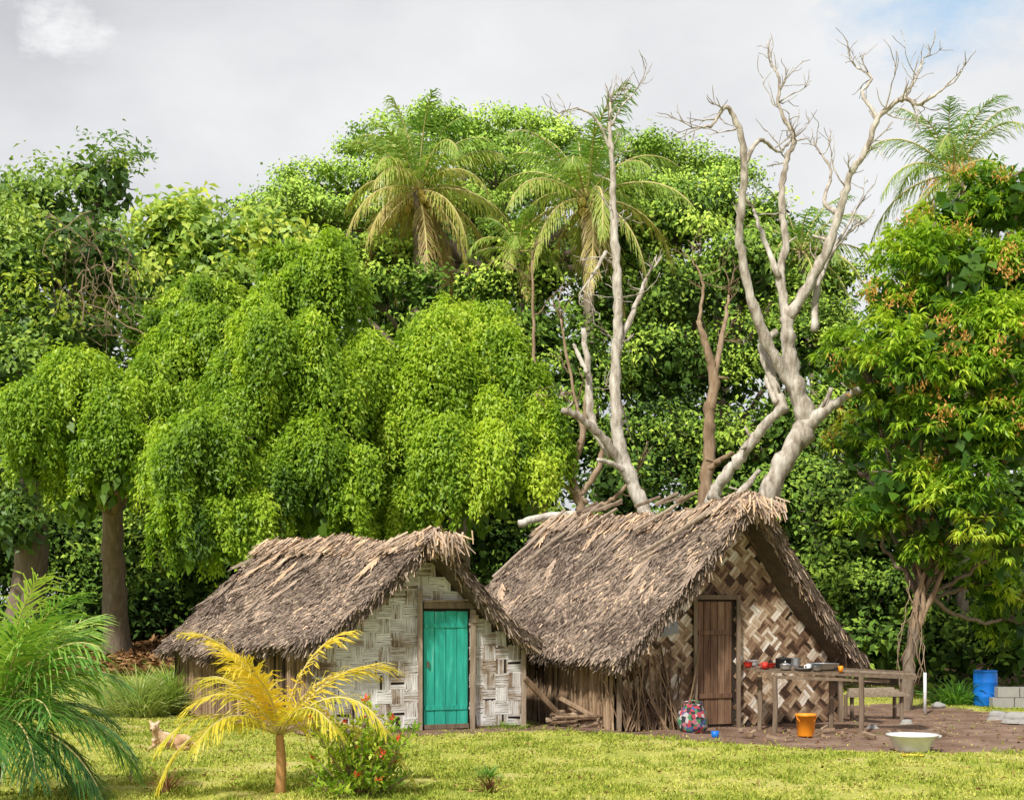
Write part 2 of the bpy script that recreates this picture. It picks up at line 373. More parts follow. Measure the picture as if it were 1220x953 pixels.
def hut(name, RF, RB, ELF, ELB, ERF, ERB, WL, WR):
    root = empty(name, ((WL[0]+WR[0])/2, (WL[1]+WR[1])/2, 0))
    th = Leaves()
    ph = random.uniform(0, 6)
    for side, (EF, EB) in enumerate(((ELF, ELB), (ERF, ERB))):
        def P(s, t):
            s = np.asarray(s, float)[..., None]; t = np.asarray(t, float)[..., None]
            p = (RF*(1-s)+RB*s)*(1-t)+(EF*(1-s)+EB*s)*t
            z = -.10*np.sin(s*math.pi)*(1-t) + .05*np.sin(s*9+ph+t*3)+.03*np.sin(s*17+t*7) - .09*np.sin(t*math.pi)+.015*np.sin(s*41+t*13)
            return p+np.concatenate([np.zeros_like(z), np.zeros_like(z), z], -1)
        ns, nt_ = 34, 16
        s, t = np.meshgrid(np.linspace(0, 1, ns), np.linspace(0, 1, nt_), indexing='ij')
        V = P(s, t); nn = nrm(np.cross(EF-RF, RB-RF)); nn = nn if nn[2] > 0 else -nn
        V2 = V-nn*.13
        g = Geo(); Fc = []
        A = V.reshape(-1, 3); B = V2.reshape(-1, 3); o = len(A)
        for i in range(ns-1):
            for j in range(nt_-1):
                q = (i*nt_+j, i*nt_+j+1, (i+1)*nt_+j+1, (i+1)*nt_+j); Fc.append(q); Fc.append(tuple(x+o for x in q[::-1]))
        for i in range(ns-1):
            for j in (0, nt_-1): a = i*nt_+j; b = a+nt_; Fc.append((a, b, b+o, a+o))
        for j in range(nt_-1):
            for i in (0, ns-1): a = i*nt_+j; b = a+1; Fc.append((a, b, b+o, a+o))
        g.add(np.concatenate([A, B]), Fc); g.build('roof_base', [M['thbase']], root, False)
        down = nrm(EF-RF); along = nrm(RB-RF)
        n = 50000 if side == 0 else 9000
        s = rng.random(n); t = rng.random(n)
        t = np.where(rng.random(n) < .2, (np.floor(t*11)+.3*rng.random(n))/11, t)
        patch = .45+.13*np.sin(s*7+ph+2*np.sin(t*4))*np.sin(t*6+s*5)+.10*np.sin(s*23+t*9)*np.sin(t*17)+.08*(1-t)
        pos = P(s, t)+nn*(rng.random(n)*.045)[:, None]
        D = down+along*rng.normal(0, .7, n)[:, None]+nn*rng.normal(-.02, .10, n)[:, None]
        th.add(pos, D, nn+g3(n)*.28, rng.uniform(.04, .20, n), rng.uniform(.014, .045, n), patch+rng.normal(0, .19, n), 0, True)
        n = 3400; s = rng.random(n); pos = P(s, rng.uniform(.93, 1.0, n))-nn*rng.uniform(-.02, .13, n)[:, None]
        D = down*.6+np.array([0, 0, -.7])+g3(n)*.3
        th.add(pos, D, nn+g3(n)*.4, rng.uniform(.05, .20, n)*(1+.5*np.sin(s*31)*np.sin(s*13)), rng.uniform(.012, .035, n), .4+rng.normal(0, .2, n), 0, True)
        for s0, sg in ((0., -1), (1., 1)):
            n = 2800; t = rng.random(n); pos = P(np.full(n, s0)+rng.uniform(0, .03, n)*-sg, t)-nn*rng.uniform(-.05, .14, n)[:, None]
            D = along*sg*rng.uniform(.1, .45, n)[:, None]+down*rng.uniform(.3, 1., n)[:, None]+np.array([0, 0, -.5])+g3(n)*.2
            th.add(pos, D, nn+g3(n)*.5, rng.uniform(.05, .22, n), rng.uniform(.012, .035, n), .5+rng.normal(0, .2, n), 0, True)
        n = 3000; s = rng.random(n); pos = P(s, np.zeros(n))+np.array([0, 0, .05])+g3(n)*.03
        D = down+along*rng.normal(0, .5, n)[:, None]+np.array([0, 0, .08])
        th.add(pos, D, nn+g3(n)*.3, rng.uniform(.12, .5, n), rng.uniform(.015, .045, n), .78+rng.normal(0, .18, n), 0, True)
        for _ in range(20 if side == 0 else 4):
            s0, t0 = random.random(), random.random()**2*.7; c = P(s0, t0)+nn*.05; n = 60
            dd = nrm(down+along*random.gauss(0, .6)); tt = rng.random(n)
            D = dd+np.cross(nn, dd)*(rng.choice([-1, 1], n)*.4)[:, None]
            th.add(c+dd*tt[:, None]*.6, D, nn+g3(n)*.2, rng.uniform(.12, .3, n), .02, random.uniform(.6, .95)+rng.normal(0, .07, n), 0, True)
    n = 320; pos = RF+g3(n)*np.array([.14, .1, .04]); D = nrm(RF-RB)*.4+g3(n)*.3+np.array([0, 0, -.9])
    th.add(pos, D, g3(n), rng.uniform(.12, .40, n), .03, .8+rng.normal(0, .15, n), 0, True)
    th.build('roof_thatch', [M['thatch']], root)
    W0 = np.array([WL[0], WL[1], 0.]); W1 = np.array([WR[0], WR[1], 0.]); U = nrm(W1-W0); Lw = np.linalg.norm(W1-W0)
    N = np.array([U[1], -U[0], 0.]); bk = nrm((RB-RF)*np.array([1, 1, 0]))
    return root, W0, U, Lw, N, bk
def slab(g, O, U, N, poly, th=.04, mat=0):
    n = len(poly); Z = np.array([0, 0, 1.])
    A = [O+U*p[0]+Z*p[1] for p in poly]; B = [a-N*th for a in A]
    Fc = [tuple(range(n)), tuple(range(n, 2*n))[::-1]]+[(i, (i+1) % n, n+(i+1) % n, n+i) for i in range(n)]
    g.add(A+B, Fc, mat)

# --- small hut with teal door
RF = S(523, 638, 21.2); RB = S(318, 645, 26.6); ELF = S(360, 768, 20.4); ELB = S(190, 774, 25.4); ERF = S(646, 764, 22.0)
ERB = ERF+(RB-RF)
WL = (-3.04, 20.95); WR = (.16, 22.3)
rootA, O, U, Lw, N, bk = hut('thatched_hut', RF, RB, ELF, ELB, ERF, ERB, WL, WR)
Z = np.array([0, 0, 1.])
ax = 1.72
polyA = [(0, 0), (Lw, 0), (Lw, 1.24), (ax, 2.84), (0, 1.34)]
g = Geo(); slab(g, O, U, N, polyA)
side = bk*5.6
for X0 in (O, O+U*(Lw-.02)):
    h = 1.25; a = X0; b = X0+side
    g.box((a+b)/2+Z*h/2+N*-.06, side/2, U*.02, Z*h/2)
slab(g, O+side, U, N, polyA)
g.build('wall_backing', [M['darkwall']], rootA)
dx0, dx1 = .521*Lw, .731*Lw
g = Geo()
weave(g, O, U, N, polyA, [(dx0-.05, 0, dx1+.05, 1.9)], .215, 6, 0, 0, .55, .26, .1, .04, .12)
g.build('woven_wall', [M['weaveA']], rootA)
g = Geo()
for i in range(200):
    f = random.random(); p = O+bk*f*5.6-U*.03; g.beam(p, p+Z*1.3, .02, .03, 0, random.random())
g.build('side_wall', [M['reed']], rootA)
g = Geo(); nP = 4
for i in range(nP):
    a = dx0+(dx1-dx0)*(i+.5)/nP; w = (dx1-dx0)/nP
    g.box(O+U*a+Z*.96+N*(.02+.003*(i % 2)), U*(w/2-.005), Z*(.88-.01*random.random()), N*.012, 0, random.uniform(.3, .75))
for zz in (.35, 1.62): g.box(O+U*(dx0+dx1)/2+Z*zz+N*.04, U*((dx1-dx0)/2-.02), Z*.035, N*.008, 0, .45)
g.box(O+U*(dx0+.07)+Z*1.02+N*.05, U*.012, Z*.05, N*.015, 1, .2)
g.build('door', [M['teal'], M['wood']], rootA)
g = Geo()
def post(g, O, U, N, u, z0, z1, w, mat=0, t=.5, lean=0, d=.06):
    g.beam(O+U*u+Z*z0+N*d, O+U*(u+lean)+Z*z1+N*d, w, w*.8, mat, t)
post(g, O, U, N, dx0-.06, 0, 2.17, .085, t=.8); post(g, O, U, N, dx1+.07, 0, 1.86, .1, t=.7, lean=.01)
post(g, O, U, N, 0, 0, 1.35, .09, t=.5); post(g, O, U, N, Lw, 0, 1.3, .1, t=.8)
g.beam(O+U*(dx0-.01)+Z*1.93+N*.062, O+U*(dx1+.11)+Z*1.93+N*.062, .05, .1, 0, .35)
g.beam(O+U*(dx0-.01)+Z*1.99+N*.1, O+U*(dx1+.3)+Z*2.02+N*.1, .03, .03, 0, .8)
g.beam(O+U*(dx0)+Z*.06+N*.05, O+U*(dx1)+Z*.06+N*.05, .05, .07, 0, .3)
g.box(O+U*(dx1+.09)+Z*1.72+N*.12, U*.05, Z*.06, N*.02, 0, .9)
g.beam(O+U*.04+Z*1.36+N*.05, O+U*ax+Z*2.82+N*.05, .04, .05, 0, .3)
g.beam(O+U*ax+Z*2.82+N*.055, O+U*Lw+Z*1.26+N*.055, .04, .05, 0, .3)
g.beam(O+N*.04+Z*.02, O+U*(dx0-.12)+N*.04+Z*.02, .06, .06, 0, .2); g.beam(O+U*(dx1+.13)+N*.04+Z*.02, O+U*(Lw-.05)+N*.04+Z*.02, .06, .06, 0, .2)
g.build('frame', [M['wood']], rootA)

# --- large hut
RF = S(903, 597, 21.9); RB = S(650, 622, 27.5); ELF = S(738, 785, 20.9); ERF = S(1034, 785, 22.6)
ELB = RB+(ELF-RF)+np.array([0, -.1, .05]); ERB = ERF+(RB-RF)
WL = (1.62, 21.65); WR = (5.38, 23.2)
rootB, O, U, Lw, N, bk = hut('thatched_kitchen_hut', RF, RB, ELF, ELB, ERF, ERB, WL, WR)
ax = 2.1
polyB = [(0, 0), (Lw, 0), (Lw, 1.0), (ax, 3.28), (0, 1.15)]
g = Geo(); slab(g, O, U, N, polyB); side = bk*5.9
for X0 in (O, O+U*(Lw-.02)):
    g.box(X0+side/2+Z*.5-N*.06, side/2, U*.02, Z*.5)
slab(g, O+side, U, N, polyB); g.build('wall_backing', [M['darkwall']], rootB)
dx0, dx1 = .340*Lw, .512*Lw
g = Geo()
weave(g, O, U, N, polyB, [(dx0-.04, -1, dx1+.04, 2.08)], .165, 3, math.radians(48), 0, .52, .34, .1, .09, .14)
g.build('woven_wall', [M['weaveB']], rootB)
g = Geo()
for i in range(420):
    f = random.random()*5.9; p = O+bk*f-U*(.035+random.random()*.03)
    g.beam(p, p+Z*random.uniform(.95, 1.2)+bk*random.uniform(-.15, .15), .025, .03, 0, random.random())
for i in range(80):
    f = random.random()*.28*Lw; p = O+U*f+N*(.05+random.random()*.12)
    g.beam(p, p+Z*random.uniform(.4, 1.4)+U*random.uniform(-.45, .35)-N*.04, .018, .018, 0, random.uniform(0, .8))
g.build('reed_wall', [M['reed']], rootB)
g = Geo()
for i in range(5):
    w = (dx1-dx0-.06)/5; a = dx0+w*(i+.5)
    g.box(O+U*a+Z*1.02+N*(.01+.004*(i % 2)), U*(w/2-.006), Z*.97, N*.012, 0, random.uniform(.2, .8))
g.box(O+U*(dx0+.33)+Z*.5+N*.035, U*.3, Z*.035, N*.01, 0, .4); g.box(O+U*(dx0+.33)+Z*1.5+N*.035, U*.3, Z*.035, N*.01, 0, .4)
g.build('door', [M['brownwood']], rootB)
g = Geo()
post(g, O, U, N, dx0-.04, 0, 2.45, .07, t=.55); post(g, O, U, N, dx1+.04, 0, 2.1, .08, t=.4); post(g, O, U, N, 0, 0, 1.2, .09, t=.5); post(g, O, U, N, Lw, 0, 1.05, .09, t=.4)
g.beam(O+U*dx0+Z*2.06+N*.055, O+U*dx1+Z*2.06+N*.055, .05, .07, 0, .3)
g.beam(O+U*.04+Z*1.16+N*.06, O+U*ax+Z*3.26+N*.06, .05, .05, 0, .3); g.beam(O+U*ax+Z*3.26+N*.065, O+U*Lw+Z*1.02+N*.065, .05, .05, 0, .3)
rf = nrm(RF-RB)
for q, e in ((.12, ELF), (.12, ERF)):
    g.tube([RF-Z*.2-rf*.05, e-Z*.12-rf*.05+(RF-e)*.03], .035, 6, 0, .4)
g.tube([RF-Z*.22+rf*.1, RF-Z*.22-rf*1.], .04, 6, 0, .3)
def onroof(s, t, up=.13): return (RF*(1-s)+RB*s)*(1-t)+(ELF*(1-s)+ELB*s)*t+Z*up
for s0, t0, s1, t1, r in ((.05, -.02, .3, .38, .035), (.28, -.02, .42, .18, .03), (.72, -.03, .86, .4, .035), (.6, .02, .75, .22, .025), (.9, -.02, .97, .5, .03), (.45, .2, .5, .5, .02)):
    g.tube(curve([onroof(s0, t0, .16), onroof((s0+s1)/2, (t0+t1)/2, .12), onroof(s1, t1, .10)], 4, .008), r, 7, 0, random.uniform(.9, 1.4))
for i in range(9):
    s0 = random.uniform(.3, 1); g.tube([RF*(1-s0)+RB*s0+Z*.1+U*-.15, RF*(1-s0)+RB*s0+Z*(.2+random.random()*.15)+U*random.uniform(.05, .3)-bk*.2], .03, 6, 0, random.uniform(.3, .8))
g.build('poles', [M['wood']], rootB)
g = Geo(); A = O+U*.5+N*.06
g.add([A+Z*1.42, A+U*.3+Z*1.45+N*.02, A+U*.55+Z*1.5, A+U*.47+Z*1.9, A+U*.25+Z*1.72+N*.03, A+U*.3+Z*1.6+N*.05], [(0, 1, 5), (1, 2, 5), (2, 3, 5), (3, 4, 5), (4, 0, 5)], 0, .5)
g.build('cloth_patch', [plain('grey_cloth', (.30, .31, .34), .8)], rootB)

# ---------------------------------------------------------------- firewood and log
root = empty('firewood_pile', at((1.1, 22.4, 0))); g = Geo()
for i in range(34):
    p = np.array([random.uniform(.5, 1.7), random.uniform(21.7, 23), random.uniform(.03, .22)]); a = random.uniform(-.6, .9); l = random.uniform(.3, .7)
    g.tube([p, p+np.array([math.cos(a)*l, math.sin(a)*l*.6, random.uniform(-.03, .12)])], random.uniform(.02, .045), 6, 0, random.random())
g.tube([S(626, 808, 22.1), S(668, 853, 22.3)], .05, 7, 0, .1)
g.tube([S(668, 832, 22.5), S(730, 866, 21.8)], .045, 7, 0, .5)
g.build('sticks', [M['deadb']], root)
root = empty('fallen_log', S(640, 618, 28.6)); g = Geo()
g.tube(curve([S(618, 624, 28.4), S(645, 617, 28.6), S(700, 612, 29)], 5, .01), .08, 9, 0, .9)
g.build('log', [M['dead']], root, True)
# ---------------------------------------------------------------- table with dishes
root = empty('wooden_table', at((5.2, 21.3, 0))); g = Geo()
Ta = S(893, 798, 21.6); Tb = S(1095, 808, 21.4); td = nrm((Tb-Ta))
for i in range(4):
    o = np.array([0, .16*i, .004*i+.02*i]); g.beam(Ta+o+td*random.uniform(-.05, .1), Tb+o+td*random.uniform(-.12, .1), .14, .035, 0, random.uniform(.2, .7))
for px, dd in ((923, 21.45), (1026, 21.35), (990, 21.95), (905, 22.0)):
    p = S(px, 806, dd); q = at(p); q[2] -= .05; g.tube([q, q*.5+p*.5+np.array([.01, 0, 0]), p], .04, 8, 0, random.uniform(.3, .7))
g.beam(S(915, 806, 21.5), S(1060, 811, 21.45), .04, .05, 0, .5)
g.build('table', [M['wood']], root)
steel = plain('aluminium', (.55, .56, .57), .35, .8); redp = plain('red_plastic', (.6, .04, .03), .35); whitep = plain('white_enamel', (.72, .73, .74), .3)
bluep = plain('blue_plastic', (.01, .16, .62), .35); orangep = plain('orange_plastic', (.85, .3, .02), .35); blackp = plain('soot_black', (.02, .02, .02), .6)
greyp = plain('grey_stone', (.32, .31, .3), .9); yellowp = plain('yellow_plastic', (.8, .6, .05), .4)
def pot(name, c, prof, mat, sx=1, handles=None, root=None, seg=28):
    r = root or empty(name, c); g = Geo(); g.lathe(c, prof, seg, 0, .5, sx)
    if handles:
        for h in handles: g.tube([np.asarray(c)+np.array(p) for p in h[0]], h[1], 7, 0, .5)
    g.build('body', [mat], r, True); return r
def bowlp(r, h, t=.008): return [(.001, 0), (r*.6, 0), (r*.85, h*.4), (r, h), (r+t, h+.004), (r-t, h-.004), (r*.82, h*.45), (r*.55, .012), (.001, .012)]
def potp(r, h): return [(.001, 0), (r*.9, 0), (r, .02), (r, h), (r*1.07, h+.005), (r*1.07, h+.012), (r*.3, h+.035), (r*.08, h+.04), (r*.08, h+.06), (.001, h+.065)]
def ont(px, off=.1):
    f = (px-893)/202.; p = Ta*(1-f)+Tb*f+np.array([0, off, 0]); p[2] += .03+off*.05; return p
cup = [(.001, 0), (.045, 0), (.045, .1), (.04, .1), (.04, .01), (.001, .01)]; cuph = [([(-.04, 0, .08), (-.075, 0, .07), (-.075, 0, .03), (-.04, 0, .02)], .008)]
pot('red_bowl', ont(893, .12), bowlp(.07, .08), redp); pot('red_mug', ont(912, .05), cup, redp, handles=cuph)
pot('plastic_bowl', ont(901, .3), bowlp(.1, .1), whitep); pot('cooking_pot', ont(938, .3), potp(.12, .14), blackp); pot('cooking_pot', ont(937, .08), potp(.08, .07), steel)
pot('red_bowl', ont(920, .2), bowlp(.09, .07), redp); pot('enamel_mug', ont(968, .2), cup, whitep, handles=cuph)
pot('enamel_plate', ont(958, .12), bowlp(.13, .03), steel); pot('metal_basin', ont(986, .25), bowlp(.24, .11), steel); pot('metal_bowl', ont(975, .1), bowlp(.09, .07), steel)
pot('plastic_cup', ont(1003, .05), [(.001, 0), (.03, 0), (.04, .1), (.036, .1), (.027, .01), (.001, .01)], orangep)
pot('metal_bowl', ont(951, .35), bowlp(.12, .16), steel)
c = at(S(960, 876, 20.9))
pot('orange_bucket', c, [(.001, .0), (.115, .0), (.125, .02), (.145, .3), (.157, .3), (.157, .335), (.145, .335), (.135, .3), (.115, .03), (.001, .03)], orangep, handles=[([(.15*math.cos(a), -.03-.13*math.sin(a)*.6, .32-.13*math.sin(a)) for a in np.linspace(0, math.pi, 9)], .007)])
c = at(S(1087, 894, 18.5)); pot('washing_basin', c, [(.001, 0), (.2, 0), (.22, .02), (.31, .2), (.34, .21), (.34, .225), (.3, .215), (.21, .04), (.19, .025), (.001, .025)], whitep, handles=[([(.3, -.1, .18), (.37, -.03, .2), (.37, .03, .2), (.3, .1, .18)], .012)])
c = at(S(1087, 903, 17.6)); pot('yellow_dish', c, bowlp(.14, .03), yellowp)
c = at(S(852, 879, 20.4)); pot('blue_cup', c, [(.001, 0), (.045, 0), (.06, .11), (.055, .11), (.04, .01), (.001, .01)], bluep)
c = at(S(1174, 842, 27.1)); R_ = .225
pot('blue_drum', c, [(.001, 0), (R_*.93, 0), (R_, .03), (R_, .17), (R_*1.04, .19), (R_, .21), (R_, .44), (R_*1.04, .46), (R_, .48), (R_, .62), (R_*.95, .66), (R_*.98, .665), (R_*.98, .69), (R_*.9, .69), (R_*.88, .67), (.001, .67)], bluep)
m, nt, out = newmat('patterned_cloth'); v = objvec(nt); vo = nt.nodes.new('ShaderNodeTexVoronoi'); vo.inputs['Scale'].default_value = 20; nt.links.new(v, vo.inputs['Vector'])
sp = nt.nodes.new('ShaderNodeSeparateColor'); nt.links.new(vo.outputs['Color'], sp.inputs[0])
cc = ramp(nt, [(0, (.03, .03, .04)), (.25, (.4, .05, .07)), (.42, (.06, .22, .1)), (.6, (.45, .42, .42)), (.75, (.06, .09, .25)), (.9, (.4, .14, .18))], sp.outputs[0]); nt.nodes[-1].color_ramp.interpolation = 'CONSTANT'
p = nt.nodes.new('ShaderNodeBsdfPrincipled'); p.inputs['Roughness'].default_value = .9; nt.links.new(cc, p.inputs['Base Color']); nt.links.new(p.outputs[0], out.inputs[0]); bagm = m
c = at(S(825, 872, 21.3)); r = empty('cloth_bag', c); g = Geo()
g.lathe(c, [(.001, 0), (.17, .0), (.22, .08), (.22, .2), (.2, .32), (.15, .39), (.13, .41), (.15, .44), (.11, .43), (.001, .40)], 24, 0, .5, 1, .75, .1)
g.tube([c+np.array(q) for q in ((-.1, -.05, .4), (-.13, -.1, .48), (0, -.1, .5), (.13, -.1, .46), (.1, -.05, .4))], .012, 6)
g.build('sack', [bagm], r, True)
root = empty('wood_offcuts', at((5.2, 20.4, 0))); g = Geo()
for i in range(26):
    x = random.uniform(3.4, 6.6); y = random.uniform(19.9, 21.6); a = random.uniform(0, 3.1); l = random.uniform(.06, .26); z = .03
    g.beam((x, y, z), (x+math.cos(a)*l, y+math.sin(a)*l, z+random.uniform(0, .05)), random.uniform(.03, .06), .035, 0, random.random())
g.build('chips', [M['deadb']], root)
def rock(name, c, s):
    bm = bmesh.new(); bmesh.ops.create_icosphere(bm, subdivisions=3, radius=1)
    ph = [random.uniform(0, 6) for _ in range(3)]
    for v in bm.verts:
        k = 1+.15*math.sin(v.co.x*3+ph[0])*math.sin(v.co.y*3+ph[1])+.1*math.sin(v.co.z*5+ph[2])+random.uniform(-.02, .02)
        v.co = Vector((v.co.x*s[0]*k, v.co.y*s[1]*k, max(v.co.z*s[2]*k, -.3*s[2])))
    me = bpy.data.meshes.new(name); bm.to_mesh(me); bm.free(); me.materials.append(greyp)
    ob = link(bpy.data.objects.new(name, me)); ob.location = Vector(c)+Vector((0, 0, s[2]*.25))
for px, py, s in ((1190, 856, (.2, .15, .12)), (1214, 860, (.26, .2, .14)), (1140, 838, (.15, .12, .1)), (1118, 843, (.12, .1, .09)), (1080, 862, (.1, .08, .06)), (1040, 868, (.1, .08, .06))):
    rock('rock', at(S(px, py, 3033/(py-730))), s)
c = at(S(1208, 840, 26.6)); r = empty('concrete_block_stack', c); g = Geo()
for j in range(2):
    for i in range(3):
        g.box(c+np.array([-.2+i*.42+.1*(j % 2), .1, .1+.2*j]), (.2, 0, 0), (0, .1, 0), (0, 0, .095), 0, random.random())
g.build('blocks', [greyp], r)
c = at((6.2, 24.2, 0)); r = empty('plank_bench', c); g = Geo()
for j in range(4):
    g.beam(c+np.array([-.5+.05*j, -.25+.17*j, .4+.03*j]), c+np.array([.55-.04*j, -.25+.17*j, .42+.03*j]), .15, .03, 0, .7+.1*j)
for xx in (-.4, .45):
    for yy in (-.2, .25): g.tube([c+np.array([xx, yy, -.05]), c+np.array([xx, yy, .4])], .035, 7, 0, .5)
g.build('bench', [M['wood']], r)
c = at(S(1102, 848, 25.5)); r = empty('white_pipe', c); g = Geo(); g.tube([c, c+Z*.75], .03, 8); g.build('pipe', [whitep], r, True)

# ---------------------------------------------------------------- dog
def dog():
    c = at(S(204, 892, 18.7)); K = 1.2; r = empty('dog', c); g = Geo()
    def e(p, rad, t=.5):
        p = np.array(p)*K; rad = [q*K for q in rad]; g.lathe(c+p, [(max(.001, rad[0]*math.cos(a)), rad[2]*math.sin(a)) for a in np.linspace(-1.57, 1.57, 10)], 16, 0, t, 1, rad[1]/rad[0])
    def tb(pts, rad, t=.5):
        p = curve([c+np.array(q)*K for q in pts], 5); g.tube(p, np.interp(np.linspace(0, 1, len(p)), np.linspace(0, 1, len(rad)), rad)*K, 12, 0, t)
    tb([(-.15, -.02, .12), (-.08, 0, .115), (.04, .04, .09), (.14, .05, .085), (.23, .03, .07)], [.055, .085, .078, .085, .045])
    tb([(-.12, -.02, .14), (-.155, -.04, .2), (-.165, -.05, .235)], [.07, .052, .046])
    e((-.17, -.065, .255), (.05, .055, .047))
    tb([(-.17, -.09, .25), (-.175, -.14, .232), (-.177, -.165, .226)], [.036, .026, .019])
    for sx in (-1, 1):
        tb([(-.17+sx*.03, -.055, .285), (-.17+sx*.052, -.055, .312), (-.17+sx*.064, -.065, .322)], [.022, .016, .005])
    for sx, o in ((-1, -.18), (1, -.1)):
        tb([(o, -.03, .12), (o-.005, .0, .05), (o-.01, -.08, .03), (o-.012, -.17, .022), (o-.012, -.2, .018)], [.035, .028, .02, .016, .02])
    tb([(.19, .02, .085), (.11, -.05, .085), (.07, -.075, .05)], [.055, .048, .03]); tb([(.07, -.075, .05), (.16, -.07, .03), (.21, -.06, .024)], [.026, .02, .018]); tb([(.21, -.06, .022), (.13, -.1, .018), (.09, -.115, .018)], [.018, .015, .02])
    tb([(.22, .04, .07), (.29, .02, .035), (.30, -.06, .02), (.25, -.12, .018)], [.02, .016, .012, .006])
    m, nt, out = newmat('dog_fur'); v = objvec(nt)
    col = ramp(nt, [(.35, (.34, .18, .09)), (.5, (.50, .32, .18)), (.68, (.66, .52, .38))], noise(nt, 5, 4, v)); p = nt.nodes.new('ShaderNodeBsdfPrincipled'); p.inputs['Roughness'].default_value = .9
    nt.links.new(col, p.inputs['Base Color']); nt.links.new(p.outputs[0], out.inputs[0])
    ob = g.build('body', [m], r, True)
    md = ob.modifiers.new('r', 'REMESH'); md.mode = 'VOXEL'; md.voxel_size = .008; md.use_smooth_shade = True
    md = ob.modifiers.new('s', 'SMOOTH'); md.iterations = 4
    g = Geo()
    def ball(p, q): g.lathe(c+np.array(p)*K, [(max(.0005, q*K*math.cos(a)), q*K*math.sin(a)) for a in np.linspace(-1.57, 1.57, 6)], 10)
    for sx in (-1, 1): ball((-.171+sx*.021, -.112, .266), .008)
    ball((-.178, -.182, .230), .011)
    g.build('eyes_and_nose', [blackp], r, True)
dog()

# ---------------------------------------------------------------- palms
def frond(buf, g, base, az, el, L, sag, nl=34, ll=.6, lw=.045, tint=.7, droop=.5, mat=0, vee=.35, curl=0, tv=.12):
    n = 14; d = np.array([math.cos(az)*math.cos(el), math.sin(az)*math.cos(el), math.sin(el)]); p = np.array(base, float); pts = [p.copy()]
    for i in range(n):
        d = nrm(d+np.array([0, 0, -sag/n*(.4+1.5*i/n)])+curl/n*np.array([-math.sin(az), math.cos(az), 0])); p = p+d*L/n; pts.append(p.copy())
    pts = np.array(pts); g.tube(pts, np.linspace(L*.012, L*.003, n+1), 5, 0, .6)
    t = np.repeat(np.linspace(.14, .99, nl), 2)+rng.normal(0, .008, 2*nl); t = np.clip(t, .1, .995); sd = np.tile([-1, 1], nl); m = len(t); ii = t*n; i0 = np.minimum(ii.astype(int), n-1); fr = (ii-i0)[:, None]
    P = pts[i0]*(1-fr)+pts[i0+1]*fr; T = nrm(pts[i0+1]-pts[i0]); side = nrm(np.cross(T, np.array([0, 0, 1.]))+1e-6); up = np.cross(side, T)
    D = side*sd[:, None]*(1-.35*t)[:, None]+T*(.45+.9*t)[:, None]+up*vee+np.array([0, 0, -droop])*rng.uniform(.5, 1.3, m)[:, None]+g3(m)*.13
    D = nrm(D); l = ll*np.sin(np.clip(t*2.6+.35, 0, 2.95))**.6*rng.uniform(.75, 1.12, m)
    tt = tint+rng.normal(0, tv, m)
    N = up+side*sd[:, None]*.3
    buf.add(P, D, N, l*.62, lw, tt, mat, True); P2 = P+D*(l*.6)[:, None]; D2 = nrm(D+np.array([0, 0, -droop*.9]))
    buf.add(P2, D2, N, l*.5, lw*.7, tt, mat, False, 0)
def palm(name, base, crownc, nf, L, mats, r=.16, nl=34, ll=.6, lw=.06, el=(-.5, 1.4), sag=1.5, tints=(.2, .95), droop=.6, azs=None, tr=None, nuts=0, vee=.3, lean=.03, ep=.8):
    root = empty(name, base); g = Geo(); b = Leaves(); c = np.asarray(crownc, float); base = np.asarray(base, float)
    mid = (base+c)/2+np.array([lean*np.linalg.norm(c-base), 0, 0]); p = curve([base-np.array([0, 0, .1]), mid, c], 10); g.tube(p, np.linspace(r*1.2, r*.8, len(p)), 10, 1, .7)
    for i in range(nf):
        f = (i+.5)/nf; az = (azs[i] if azs else i*2.399+random.uniform(-.35, .35)); e = el[0]+(el[1]-el[0])*f**ep+random.uniform(-.12, .12)
        frond(b, g, c, az, e, L*random.uniform(.8, 1.1)*(1-.15*f), sag*random.uniform(.75, 1.3)*(1.1-.4*f), nl, ll, lw, tints[0]+(tints[1]-tints[0])*f+random.gauss(0, .08), droop*random.uniform(.7, 1.3), vee=vee, curl=random.uniform(-.5, .5))
    for i in range(nuts):
        q = c+np.array([random.uniform(-.35, .35), random.uniform(-.35, .1), random.uniform(-.6, -.15)]); g.lathe(q, [(max(.001, .13*math.cos(a)), .15*math.sin(a)) for a in np.linspace(-1.57, 1.57, 7)], 10, 2, .8)
    g.build('trunk_and_ribs', [plain(name+'_rib', (.55, .46, .2), .6), M['bark'] if tr is None else tr, plain(name+'_nut', (.4, .3, .06), .6)], root, True)
    b.build('fronds', mats, root)
palm('coconut_palm', at(S(530, 700, 44)), S(498, 228, 44), 34, 3.7, [M['palm']], r=.2, tints=(-.05, .85), nuts=9, el=(-1.4, 1.45), ll=.8, lw=.045, sag=1.9, nl=52, droop=.95, vee=.2, lean=-.02, ep=.6)
palm('coconut_palm', at(S(740, 700, 43)), S(698, 238, 43), 30, 4.0, [M['palm']], r=.2, tints=(.05, 1.), nuts=8, el=(-1.2, 1.45), ll=.85, lw=.045, sag=1.8, nl=52, droop=.95, vee=.2, lean=-.02, ep=.6)
palm('coconut_palm', at(S(1140, 700, 55)), S(1135, 208, 55), 26, 4.6, [M['palm']], r=.2, tints=(.4, 1.), el=(-.9, 1.4), ll=.95, lw=.045, sag=1.9, nl=46, droop=.9, vee=.2)
palm('coconut_palm', at(S(622, 700, 43)), S(618, 300, 43), 18, 2.5, [M['palm']], r=.12, tints=(.2, .9), el=(-.9, 1.3), ll=.6, sag=2.0, droop=.9, lw=.045)
